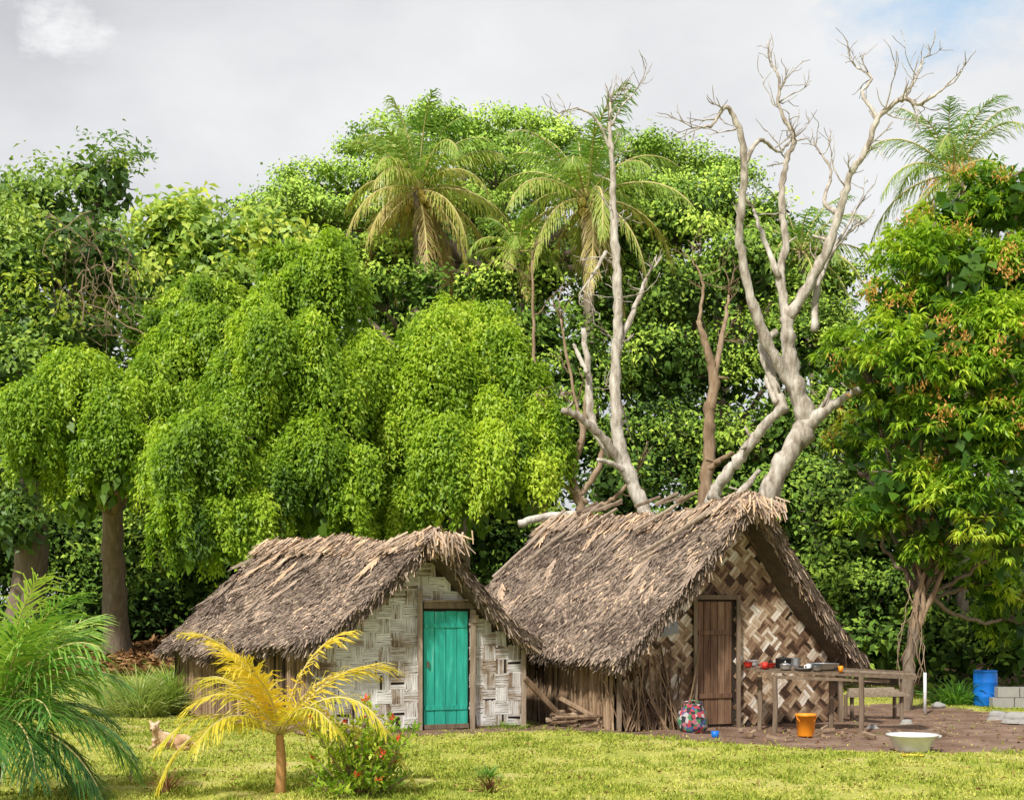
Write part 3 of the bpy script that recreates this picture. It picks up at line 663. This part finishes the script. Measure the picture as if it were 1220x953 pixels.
palm('coconut_palm', at(S(965, 700, 45)), S(955, 300, 45), 18, 3.2, [M['palm']], r=.15, tints=(.4, 1.), el=(-.6, 1.3), ll=.7, sag=2.0, droop=.9, lw=.045)
ystem = plain('orange_palm_stem', (.45, .24, .09), .6)
base = at(S(333, 944, 14.1))
palm('young_yellow_palm', base, base+np.array([0, 0, .58]), 17, 1.55, [M['ypalm']], r=.05, nl=38, ll=.36, lw=.021, el=(.35, 1.3), sag=1.75, tints=(.35, .85), droop=.6, tr=ystem,
     azs=[3.3, -.1, 3.6, .3, -1.1, -2.2, 2.7, -.5, 4.0, .9, 2.2, -1.6, 0.1, 3.0, 3.7, -.3, 3.2])
base = at(S(-14, 950, 13.8))
palm('green_fan_palm', base, base+np.array([.05, 0, .72]), 24, 1.65, [M['gpalm']], r=.08, nl=42, ll=.58, lw=.023, el=(-.1, 1.4), sag=1.45, tints=(.1, .95), droop=.6,
     azs=[-.1, -.4, .35, -.8, .1, -1.2, .6, -.2, .3, -.6, 1.3, -1.7, 2.5, .15, .8, .0, -.5, .4, 0.2, -.3, .1, -.9, .25, -.15])

# ---------------------------------------------------------------- low plants
def shrub():
    base = at(S(430, 952, 14.0)); root = empty('flowering_shrub', base); g = Geo(); b = Leaves()
    for i in range(85):
        a = random.uniform(0, 6.28); rr = random.random()**.6*.6; h = random.uniform(.15, .98)*(1-.45*rr); tip = base+np.array([rr*math.cos(a), rr*math.sin(a), h])
        p = curve([base, (base+tip)/2+np.array([0, 0, -.05]), tip], 5); g.tube(p, np.linspace(.012, .004, len(p)), 5)
        n = 26; t = rng.uniform(.45, 1.02, n); P = base*(1-t[:, None])+tip*t[:, None]+g3(n)*.025; D = g3(n)+np.array([0, 0, .5])+(tip-base)*.5
        b.add(P, D, g3(n)+np.array([0, 0, 1.]), rng.uniform(.05, .12, n), .032, random.uniform(.3, .9)+rng.normal(0, .13, n))
        if random.random() < .25:
            n = 12; b.add(tip+np.array([0, -.02, .04])+g3(n)*.013, g3(n), g3(n), .035, .028, rng.random(n), 1)
    g.build('stems', [M['deadb']], root); b.build('leaves', [M['shrub'], M['red']], root)
shrub()
def blades(name, c, n, h, w, rad, m, tint=.5, spread=.7):
    root = empty(name, c); b = Leaves(); c = np.asarray(c); az = rng.uniform(0, 6.28, n); rr = rng.random(n)*rad
    P = c+np.stack([rr*np.cos(az), rr*np.sin(az)*.7, np.zeros(n)], 1); D = np.stack([np.cos(az)*spread, np.sin(az)*spread, np.full(n, 1.)], 1)+g3(n)*.25
    D[:, :2] *= (rr/rad*1.2+.2)[:, None]; hh = h*rng.uniform(.5, 1.1, n); t = tint+rng.normal(0, .15, n)
    for k in range(3):
        D = nrm(D); b.add(P, D, g3(n)*.2+np.stack([-np.cos(az), -np.sin(az), np.full(n, .8)], 1), hh/3, w*(1-.25*k), t, 0, True); P = P+D*(hh/3*.98)[:, None]; D = D+np.array([0, 0, -.33])+np.stack([np.cos(az), np.sin(az), 0*az], 1)*.18
    b.build('blades', [m], root)
blades('spiky_grass_clump', at(S(165, 848, 25.0)), 900, 1.0, .03, .55, M['spike'], .6)
blades('spiky_grass_clump', at(S(205, 850, 25.6)), 900, 1.1, .03, .5, M['gpalm'], .85)
blades('spiky_grass_clump', at(S(255, 845, 25.6)), 500, .7, .03, .4, M['gpalm'], .6)
blades('weed_clump', at(S(585, 948, 14.2)), 60, .25, .02, .1, M['litter'], .3)
blades('weed_clump', at(S(582, 925, 15.4)), 80, .22, .02, .06, M['gpalm'], .5)
blades('weed_clump', at(S(198, 948, 14.1)), 60, .3, .02, .08, M['litter'], .7)
blades('weed_clump', at(S(1140, 812, 27.5)), 220, .6, .06, .5, M['gpalm'], .5)
blades('weed_clump', at(S(480, 868, 21.9)), 260, .22, .02, .35, M['gpalm'], .8)
blades('weed_clump', at(S(600, 868, 22.1)), 200, .14, .02, .45, M['gpalm'], .8)
blades('weed_clump', at(S(690, 848, 23)), 200, .3, .03, .3, M['gpalm'], .7)
root = empty('stick', at(S(155, 935, 15))); g = Geo(); c = at(S(155, 935, 15)); g.tube([c, c+Z*.3+U*.03], .012, 6); g.build('stick_post', [M['deadb']], root)

# ---------------------------------------------------------------- living trees
figs = [LB(100, 505, 31, 85, 60), LB(50, 545, 31, 45, 55), LB(150, 560, 30.5, 60, 55), LB(95, 590, 31, 40, 40), LB(235, 440, 33, 70, 60), LB(195, 400, 34, 60, 40), LB(255, 385, 34, 60, 40), LB(185, 490, 31.5, 55, 50)]
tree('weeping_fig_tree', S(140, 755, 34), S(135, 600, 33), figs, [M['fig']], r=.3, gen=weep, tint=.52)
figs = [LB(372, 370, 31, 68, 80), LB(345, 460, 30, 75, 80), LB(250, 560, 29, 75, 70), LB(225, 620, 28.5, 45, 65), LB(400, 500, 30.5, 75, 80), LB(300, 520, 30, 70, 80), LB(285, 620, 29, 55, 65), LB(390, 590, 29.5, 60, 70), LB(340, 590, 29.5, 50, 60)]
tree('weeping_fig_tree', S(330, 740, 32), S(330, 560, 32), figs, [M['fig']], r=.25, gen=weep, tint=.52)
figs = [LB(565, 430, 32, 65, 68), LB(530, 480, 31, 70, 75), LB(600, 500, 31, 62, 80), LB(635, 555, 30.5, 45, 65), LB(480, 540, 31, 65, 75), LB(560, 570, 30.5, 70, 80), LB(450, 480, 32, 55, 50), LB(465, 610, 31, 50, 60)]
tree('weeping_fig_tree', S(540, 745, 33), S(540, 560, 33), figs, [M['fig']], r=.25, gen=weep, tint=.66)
lt = [LB(40, 250, 35, 65, 50), LB(120, 225, 35, 48, 45), LB(75, 300, 34, 75, 60), LB(0, 330, 33, 60, 80), LB(130, 320, 35, 45, 60), LB(50, 400, 33, 60, 60), LB(-10, 450, 32, 50, 80), LB(110, 410, 35, 50, 50), LB(20, 530, 34, 50, 60), LB(10, 620, 34, 60, 50)]
lr, _ = tree('broadleaf_tree', S(20, 740, 35), S(40, 560, 35), lt, [M['left']], r=.42, dens=2.0, k=54, rc=.3, L=.18, W=.085, tint=.56, ex=(5, .5), ltv=.16)
g = Geo()
for i in range(30):
    a = S(random.uniform(55, 140), random.uniform(250, 360), 32.4+random.uniform(-.3, 1.2)); q = a+np.array([random.uniform(-1.2, 1.6), random.uniform(-.2, .4), -random.uniform(.5, 2.2)])
    g.tube(curve([a, (a+q)/2+g3(1)[0]*.4, q], 6, .04), random.uniform(.008, .02), 5, 0, random.random())
g.build('hanging_vines', [M['vine']], lr)
t2 = [LB(200, 290, 40, 60, 45), LB(225, 262, 41, 35, 28), LB(270, 310, 40, 55, 40), LB(330, 300, 40, 48, 30), LB(190, 350, 39, 60, 45), LB(270, 350, 39, 60, 35), LB(320, 280, 41, 45, 22)]
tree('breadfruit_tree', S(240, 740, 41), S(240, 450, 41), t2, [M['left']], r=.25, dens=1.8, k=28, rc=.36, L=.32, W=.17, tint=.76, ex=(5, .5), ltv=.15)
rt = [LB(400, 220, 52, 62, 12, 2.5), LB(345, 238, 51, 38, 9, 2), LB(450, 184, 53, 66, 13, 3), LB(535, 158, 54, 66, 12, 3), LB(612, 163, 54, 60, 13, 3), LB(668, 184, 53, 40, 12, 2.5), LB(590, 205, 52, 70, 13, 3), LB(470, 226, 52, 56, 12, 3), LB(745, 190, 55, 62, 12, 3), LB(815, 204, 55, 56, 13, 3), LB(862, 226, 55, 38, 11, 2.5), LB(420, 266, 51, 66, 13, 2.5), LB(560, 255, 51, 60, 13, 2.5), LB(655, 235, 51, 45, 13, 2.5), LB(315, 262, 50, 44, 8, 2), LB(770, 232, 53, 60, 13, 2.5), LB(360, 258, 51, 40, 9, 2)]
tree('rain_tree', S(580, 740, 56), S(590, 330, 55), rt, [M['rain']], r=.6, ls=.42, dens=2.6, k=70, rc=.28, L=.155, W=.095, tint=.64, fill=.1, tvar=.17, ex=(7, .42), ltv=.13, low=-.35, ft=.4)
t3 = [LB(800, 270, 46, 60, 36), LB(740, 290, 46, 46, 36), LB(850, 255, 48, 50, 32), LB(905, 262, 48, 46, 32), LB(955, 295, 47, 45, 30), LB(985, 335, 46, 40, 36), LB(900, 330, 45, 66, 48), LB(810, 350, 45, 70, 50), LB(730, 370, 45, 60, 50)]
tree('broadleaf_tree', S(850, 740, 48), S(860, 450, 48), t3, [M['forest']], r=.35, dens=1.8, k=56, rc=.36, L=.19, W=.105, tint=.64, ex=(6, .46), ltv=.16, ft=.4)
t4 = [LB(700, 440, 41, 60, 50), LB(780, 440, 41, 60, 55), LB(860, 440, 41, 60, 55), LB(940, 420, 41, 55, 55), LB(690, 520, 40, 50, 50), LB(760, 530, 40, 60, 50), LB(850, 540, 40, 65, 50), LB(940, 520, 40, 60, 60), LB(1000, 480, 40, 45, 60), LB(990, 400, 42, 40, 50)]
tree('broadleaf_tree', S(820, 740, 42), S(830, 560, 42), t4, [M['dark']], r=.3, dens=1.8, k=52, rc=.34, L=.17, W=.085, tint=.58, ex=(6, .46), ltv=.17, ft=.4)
t5 = [LB(500, 350, 40, 34, 30), LB(510, 395, 39, 40, 28), LB(440, 345, 42, 46, 28), LB(580, 345, 43, 46, 32), LB(640, 335, 43, 46, 36), LB(640, 400, 42, 50, 40), LB(460, 310, 45, 50, 22), LB(380, 305, 45, 46, 20), LB(600, 290, 47, 46, 22)]
tree('broadleaf_tree', S(560, 740, 44), S(560, 480, 44), t5, [M['dark']], r=.3, dens=1.8, k=52, rc=.33, L=.19, W=.10, tint=.70, ex=(6, .46), ltv=.17, ft=.4)
mg = [LB(1150, 255, 27.5, 55, 45), LB(1210, 240, 27, 55, 50), LB(1105, 305, 27, 50, 45), LB(1160, 335, 26, 75, 55), LB(1225, 340, 26, 60, 60), LB(1075, 370, 26.5, 55, 42), LB(1030, 430, 26.5, 44, 38), LB(1100, 430, 25.5, 65, 52), LB(1180, 430, 25.5, 70, 60), LB(1060, 500, 26.5, 55, 42), LB(1140, 520, 25.5, 70, 55), LB(1215, 520, 25.5, 55, 60), LB(1075, 580, 26, 55, 48), LB(1035, 625, 26.5, 38, 32), LB(1150, 610, 25.5, 62, 50), LB(1215, 640, 26, 50, 60), LB(1110, 660, 26.5, 46, 32), LB(1175, 690, 27.5, 45, 36), LB(1215, 740, 28, 45, 45), LB(1120, 360, 28, 70, 60), LB(1020, 540, 28, 32, 40)]
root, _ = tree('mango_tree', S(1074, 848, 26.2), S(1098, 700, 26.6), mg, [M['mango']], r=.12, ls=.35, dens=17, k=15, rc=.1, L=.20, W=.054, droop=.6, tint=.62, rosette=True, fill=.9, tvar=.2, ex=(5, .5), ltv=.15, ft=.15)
b = Leaves()
for c, R in mg:
    n = random.randint(2, 8) if c[2] > 5 else random.randint(0, 3)
    if n == 0: continue
    u = nrm(g3(n)+np.array([-.2, -1.1, .5])); cc = c+u*R*1.15; I = np.repeat(np.arange(n), 36); m = len(I)
    D = nrm(g3(m)*.7+np.array([0, 0, .7])); b.add(cc[I]+g3(m)*.09, D, g3(m), .10, .028, rng.random(m))
b.build('young_orange_leaves', [M['orange']], root)
g = Geo()
for px, e, r in ((1085, (1125, 640), .07), (1090, (1060, 600), .06), (1105, (1160, 600), .07)):
    g.tube(curve([S(1088, 760, 26.4), S(px+10, 700, 26.4), S(e[0], e[1], 26.3)], 6, .01), np.linspace(r, r*.5, 13), 7, 0, .5)
for i in range(8):
    a = S(random.uniform(1075, 1110), random.uniform(690, 740), 26.2); g.tube(curve([a, a+np.array([random.uniform(-.3, .3), -.1, -.5]), a+np.array([random.uniform(-.4, .4), -.1, -1.2-random.random()*.5])], 5, .02), .008, 4, 0, .7)
g.build('lower_limbs', [M['deadb']], root, True)
t6 = [LB(1060, 640, 33, 60, 60), LB(1130, 660, 33, 60, 60), LB(1210, 620, 33, 60, 70), LB(1000, 620, 33, 55, 60), LB(1040, 720, 32, 55, 45), LB(1120, 740, 32, 60, 45), LB(1200, 730, 32, 50, 50), LB(1090, 520, 34, 60, 60), LB(1200, 480, 34, 60, 80), LB(1150, 380, 33, 70, 80)]
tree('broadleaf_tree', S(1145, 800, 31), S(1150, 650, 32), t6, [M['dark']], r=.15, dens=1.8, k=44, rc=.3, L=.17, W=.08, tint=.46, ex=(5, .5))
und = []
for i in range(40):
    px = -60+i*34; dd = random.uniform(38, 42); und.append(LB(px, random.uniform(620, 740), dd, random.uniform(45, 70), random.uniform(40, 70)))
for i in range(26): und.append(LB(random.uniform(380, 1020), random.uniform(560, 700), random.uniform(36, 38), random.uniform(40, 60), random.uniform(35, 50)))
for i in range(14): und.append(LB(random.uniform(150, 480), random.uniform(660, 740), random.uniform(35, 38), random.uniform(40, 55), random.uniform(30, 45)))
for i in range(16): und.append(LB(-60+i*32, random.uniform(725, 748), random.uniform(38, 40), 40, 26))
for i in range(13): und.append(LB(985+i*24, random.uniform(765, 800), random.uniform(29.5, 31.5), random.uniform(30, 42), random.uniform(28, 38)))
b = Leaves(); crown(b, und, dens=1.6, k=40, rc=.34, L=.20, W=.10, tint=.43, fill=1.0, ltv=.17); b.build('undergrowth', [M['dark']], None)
fm = []; fd = []
sky = [(-80, 240), (0, 230), (170, 270), (250, 320), (340, 330), (480, 310), (620, 310), (750, 310), (860, 300), (950, 320), (1000, 355), (1060, 390), (1110, 340), (1200, 300), (1300, 300)]
for i in range(150):
    px = random.uniform(-80, 1300); top = np.interp(px, [s[0] for s in sky], [s[1] for s in sky]); py = random.uniform(top+40, 700)
    fm.append(LB(px, py, random.uniform(54, 62), random.uniform(50, 80), random.uniform(38, 55)))
for i in range(24):
    px = random.uniform(400, 850); fd.append(LB(px, random.uniform(225+abs(px-600)*.12, 310), random.uniform(62, 66), random.uniform(45, 65), random.uniform(28, 40)))
b = Leaves(); crown(b, fm, dens=.8, k=34, rc=.55, L=.34, W=.2, tint=.42, fill=.35, back=.1, ltv=.14); crown(b, fd, dens=1., k=36, rc=.5, L=.3, W=.18, tint=.22, fill=.35, back=.1, ltv=.08, tvar=.1); b.build('forest', [M['forest']], None)  # lobes behind the rain tree get their shade from a dark tint
blades('fern', at(S(20, 790, 33)), 260, 1.6, .12, .6, M['gpalm'], .3)

# ---------------------------------------------------------------- dead trees
def deadtree(name, d, branches, m, basepx, tw=1.0, rs=.8):
    root = empty(name, at(S(basepx, 750, d))); g = Geo()
    def twig(p, dirn, L, r, lev):
        n = 6; pts = [p]; dd = nrm(dirn)
        for i in range(n):
            dd = nrm(dd+g3(1)[0]*.2+np.array([0, 0, .07])); pts.append(pts[-1]+dd*L/n)
        g.tube(pts, np.linspace(r, max(r*.35, .006), n+1), 5, 0, random.uniform(.2, .7))
        if lev > 0:
            for k in range(random.randint(2, 4)):
                i = random.randint(1, n); nd = nrm(dd+nrm(g3(1)[0])*.8); twig(pts[i], nd, L*random.uniform(.4, .7), r*.55, lev-1)
    for br in branches:
        pts, dz, ntw = br; n = len(pts)
        P = [S(q[0], q[1], d+dz*(i/(n-1) if n > 1 else 0)) for i, q in enumerate(pts)]; R = [q[2]*d/F*rs for q in pts]
        c = curve(P, 7, .011); rr = np.interp(np.linspace(0, n-1, len(c)), range(n), R)*(1+.07*np.sin(np.arange(len(c))*1.3)+rng.normal(0, .05, len(c)))
        g.tube(c, rr, 12, 0, random.uniform(.4, .75), .1)
        for k in range(int(ntw*tw)):
            i = int(len(c)*random.uniform(.4, .99)); T = nrm(c[min(i+1, len(c)-1)]-c[i-1]); twig(c[i], T*.7+nrm(g3(1)[0])*np.array([1, .7, .8]), random.uniform(.35, .9), min(rr[i]*.5, .02), 1)
        if ntw:
            T = nrm(c[-1]-c[-3])
            for k in range(2): twig(c[-1], T+g3(1)[0]*.3, random.uniform(.4, .7), max(rr[-1]*.8, .01), 1)
        for k in range(2 if R[0] > .08 else 0):
            i = random.randint(2, len(c)-2); dr = nrm(g3(1)[0]*np.array([1, .6, .4])+np.array([0, 0, .5])); g.tube([c[i], c[i]+dr*(rr[i]+.1+.2*random.random())], [rr[i]*.4, rr[i]*.22], 7, 0, .5)
    return g.build('wood', [m], root, True)
deadtree('dead_tree', 28.0, [
    ([(895, 770, 20), (905, 640, 17), (915, 592, 15), (935, 548, 15), (960, 503, 17), (948, 462, 13), (940, 420, 11), (937, 378, 10)], 0, 0),
    ([(958, 508, 14), (985, 488, 8), (1005, 475, 6), (1026, 462, 5)], -.6, 0),
    ([(984, 488, 5), (990, 462, 3)], -.2, 0),
    ([(950, 470, 10), (925, 430, 8), (903, 380, 7.5), (886, 320, 6.5), (881, 270, 6), (886, 215, 5.5), (884, 165, 4.5), (866, 128, 3), (850, 148, 2.2), (836, 152, 1.5)], -1.2, 9),
    ([(884, 200, 4), (905, 168, 3), (928, 180, 2.2), (945, 165, 1.5)], .8, 4),
    ([(938, 385, 8), (930, 330, 6.5), (936, 285, 5.5), (931, 240, 5), (936, 195, 4), (946, 165, 3.5), (928, 128, 2.6), (928, 95, 2), (918, 76, 1.4)], .8, 10),
    ([(928, 330, 5), (905, 270, 3), (898, 250, 2)], .5, 2),
    ([(938, 380, 9), (962, 342, 7.5), (984, 300, 7), (1000, 255, 6), (1012, 212, 5), (1032, 178, 4.4), (1046, 142, 4), (1074, 118, 3.4), (1096, 124, 2.6), (1126, 104, 1.6)], -1.0, 12),
    ([(1072, 120, 3), (1090, 95, 2), (1100, 70, 1.2)], .4, 3),
    ([(1046, 142, 3), (1028, 112, 2.4), (1038, 92, 1.8), (1020, 80, 1.2)], .8, 3),
    ([(1000, 255, 4.5), (982, 240, 3), (990, 205, 2), (975, 178, 1.4)], 1, 3),
    ([(965, 345, 5), (975, 310, 4), (990, 300, 3.5), (1018, 270, 2.5)], .7, 2),
    ([(970, 395, 6), (974, 340, 5), (992, 300, 3), (1020, 250, 1.6)], .6, 3),
    ([(932, 485, 7), (908, 510, 8), (886, 540, 8.5), (862, 570, 9), (845, 612, 10), (840, 760, 12)], 1.2, 0),
    ([(935, 490, 7), (920, 450, 7), (908, 415, 6), (925, 395, 5)], .6, 0),
    ([(925, 480, 5), (915, 452, 5), (920, 420, 4.5)], .6, 0),
    ([(846, 590, 8), (868, 600, 6), (905, 560, 4)], .3, 0),
], M['dead'], 895)
deadtree('dead_tree', 29.0, [
    ([(790, 770, 17), (772, 640, 12), (765, 602, 11), (747, 560, 10.5), (736, 520, 9.5), (733, 450, 8), (735, 400, 7.5), (736, 340, 7), (732, 280, 6), (730, 220, 4.5), (727, 160, 3), (727, 122, 1.6)], 0, 16),
    ([(744, 560, 7), (722, 526, 6.5), (692, 498, 5.5), (670, 489, 4.5)], -.8, 0),
    ([(755, 580, 5), (735, 555, 4.5), (712, 548, 3)], -.4, 0),
    ([(735, 415, 5), (752, 378, 4.5), (770, 332, 2.6)], .4, 1),
    ([(728, 545, 5), (706, 505, 6), (701, 450, 5.5), (695, 392, 4)], .6, 0),
    ([(700, 445, 3.5), (688, 420, 3), (683, 410, 2)], .2, 0),
    ([(729, 180, 2.5), (712, 145, 2), (690, 130, 1.4), (672, 132, 1)], -.4, 3), ([(728, 150, 2), (742, 125, 1.4), (755, 112, 1)], .4, 2),
    ([(722, 300, 3), (705, 330, 2), (690, 350, 1.2)], -.4, 3),
], M['dead'], 790, 1.2)
deadtree('dead_tree', 30.5, [
    ([(700, 780, 12), (696, 640, 8), (690, 596, 7), (680, 560, 6), (694, 520, 5), (700, 470, 4)], 0, 0),
    ([(690, 590, 5), (712, 560, 4.5), (722, 520, 3.5)], 0, 0), ([(700, 600, 4), (668, 575, 3), (655, 580, 2)], -.3, 3),
    ([(710, 605, 4), (735, 590, 3), (760, 560, 2)], -.3, 2), ([(696, 520, 3), (684, 470, 2.5), (668, 380, 1.5)], .3, 5), ([(655, 640, 5), (642, 560, 4), (638, 480, 3.5), (636, 400, 2.5), (634, 310, 1.4)], .2, 3)], M['deadb'], 700)
deadtree('dead_tree', 29.5, [
    ([(822, 780, 15), (832, 640, 10), (838, 600, 9.5), (845, 540, 9), (845, 495, 8.5), (851, 455, 8), (842, 415, 5.5), (832, 382, 3.5)], 0, 0),
    ([(850, 455, 5.5), (860, 405, 4), (868, 352, 2)], .4, 3), ([(832, 385, 3), (838, 340, 2), (825, 310, 1)], .2, 4),
    ([(842, 560, 6), (858, 548, 4), (872, 540, 3)], -.4, 0)], M['deadb'], 822)

# ---------------------------------------------------------------- world, sun, camera
w = bpy.data.worlds.new('sky'); scene.world = w; w.use_nodes = True; nt = w.node_tree
for n in list(nt.nodes): nt.nodes.remove(n)
out = nt.nodes.new('ShaderNodeOutputWorld'); bg = nt.nodes.new('ShaderNodeBackground')
sunv = Vector((-.42, -.78, .95)).normalized(); elev = math.asin(sunv.z); azm = math.atan2(sunv.x, sunv.y)
st = nt.nodes.new('ShaderNodeTexSky'); st.sky_type = 'NISHITA'; st.sun_disc = False; st.sun_elevation = elev; st.sun_rotation = azm
tc = nt.nodes.new('ShaderNodeTexCoord'); mp = nt.nodes.new('ShaderNodeMapping'); mp.inputs['Scale'].default_value = (1, 1, 1.9); nt.links.new(tc.outputs['Generated'], mp.inputs[0])
skyc = mixc(nt, 1.0, st.outputs[0], (.1, .1, .1), 'MULTIPLY')
n1 = noise(nt, 2.3, 9, mp.outputs[0], .55)
cl = ramp(nt, [(.34, (.62, .62, .65)), (.46, (.74, .74, .76)), (.56, (.86, .86, .87)), (.68, (.98, .98, .98))], n1)
def near(v, a, b):
    vm = nt.nodes.new('ShaderNodeVectorMath'); vm.operation = 'DISTANCE'; nt.links.new(tc.outputs['Generated'], vm.inputs[0]); vm.inputs[1].default_value = Vector(v).normalized()
    q = mathn(nt, 'ADD', vm.outputs['Value'], mathn(nt, 'MULTIPLY', mathn(nt, 'SUBTRACT', noise(nt, 14, 7, mp.outputs[0], .65), .5), .14))
    return ramp(nt, [(a, (1, 1, 1)), (b, (0, 0, 0))], q)
cl = mixc(nt, near((.36, 1, .30), .0, .40), cl, mixc(nt, .6, cl, (.98, .98, .98)))
cl = mixc(nt, near((-.318, 1, .415), .0, .025), cl, (.96, .96, .96))
gap = near((.315, 1, .47), .01, .08)
cl = mixc(nt, gap, cl, (.44, .67, .92))
fin = mixc(nt, .93, skyc, cl)
nt.links.new(fin, bg.inputs[0]); bg.inputs[1].default_value = 1.0; nt.links.new(bg.outputs[0], out.inputs[0])
sd = bpy.data.lights.new('sun', 'SUN'); sd.energy = 4.8; sd.angle = math.radians(3.0); sd.color = (1, .95, .85)
so = link(bpy.data.objects.new('sun', sd)); so.rotation_euler = (-sunv).to_track_quat('-Z', 'Y').to_euler()
cd = bpy.data.cameras.new('camera'); cam = link(bpy.data.objects.new('camera', cd)); cam.location = (0, 0, H); cam.rotation_euler = (math.radians(90), 0, 0)
cd.sensor_width = 36; cd.lens = F/1220*36; cd.shift_y = (730-476.5)/1220; cd.clip_end = 3000; cd.clip_start = .1
scene.camera = cam
scene.view_settings.view_transform = 'Standard'; scene.view_settings.look = 'None'; scene.view_settings.exposure = 0
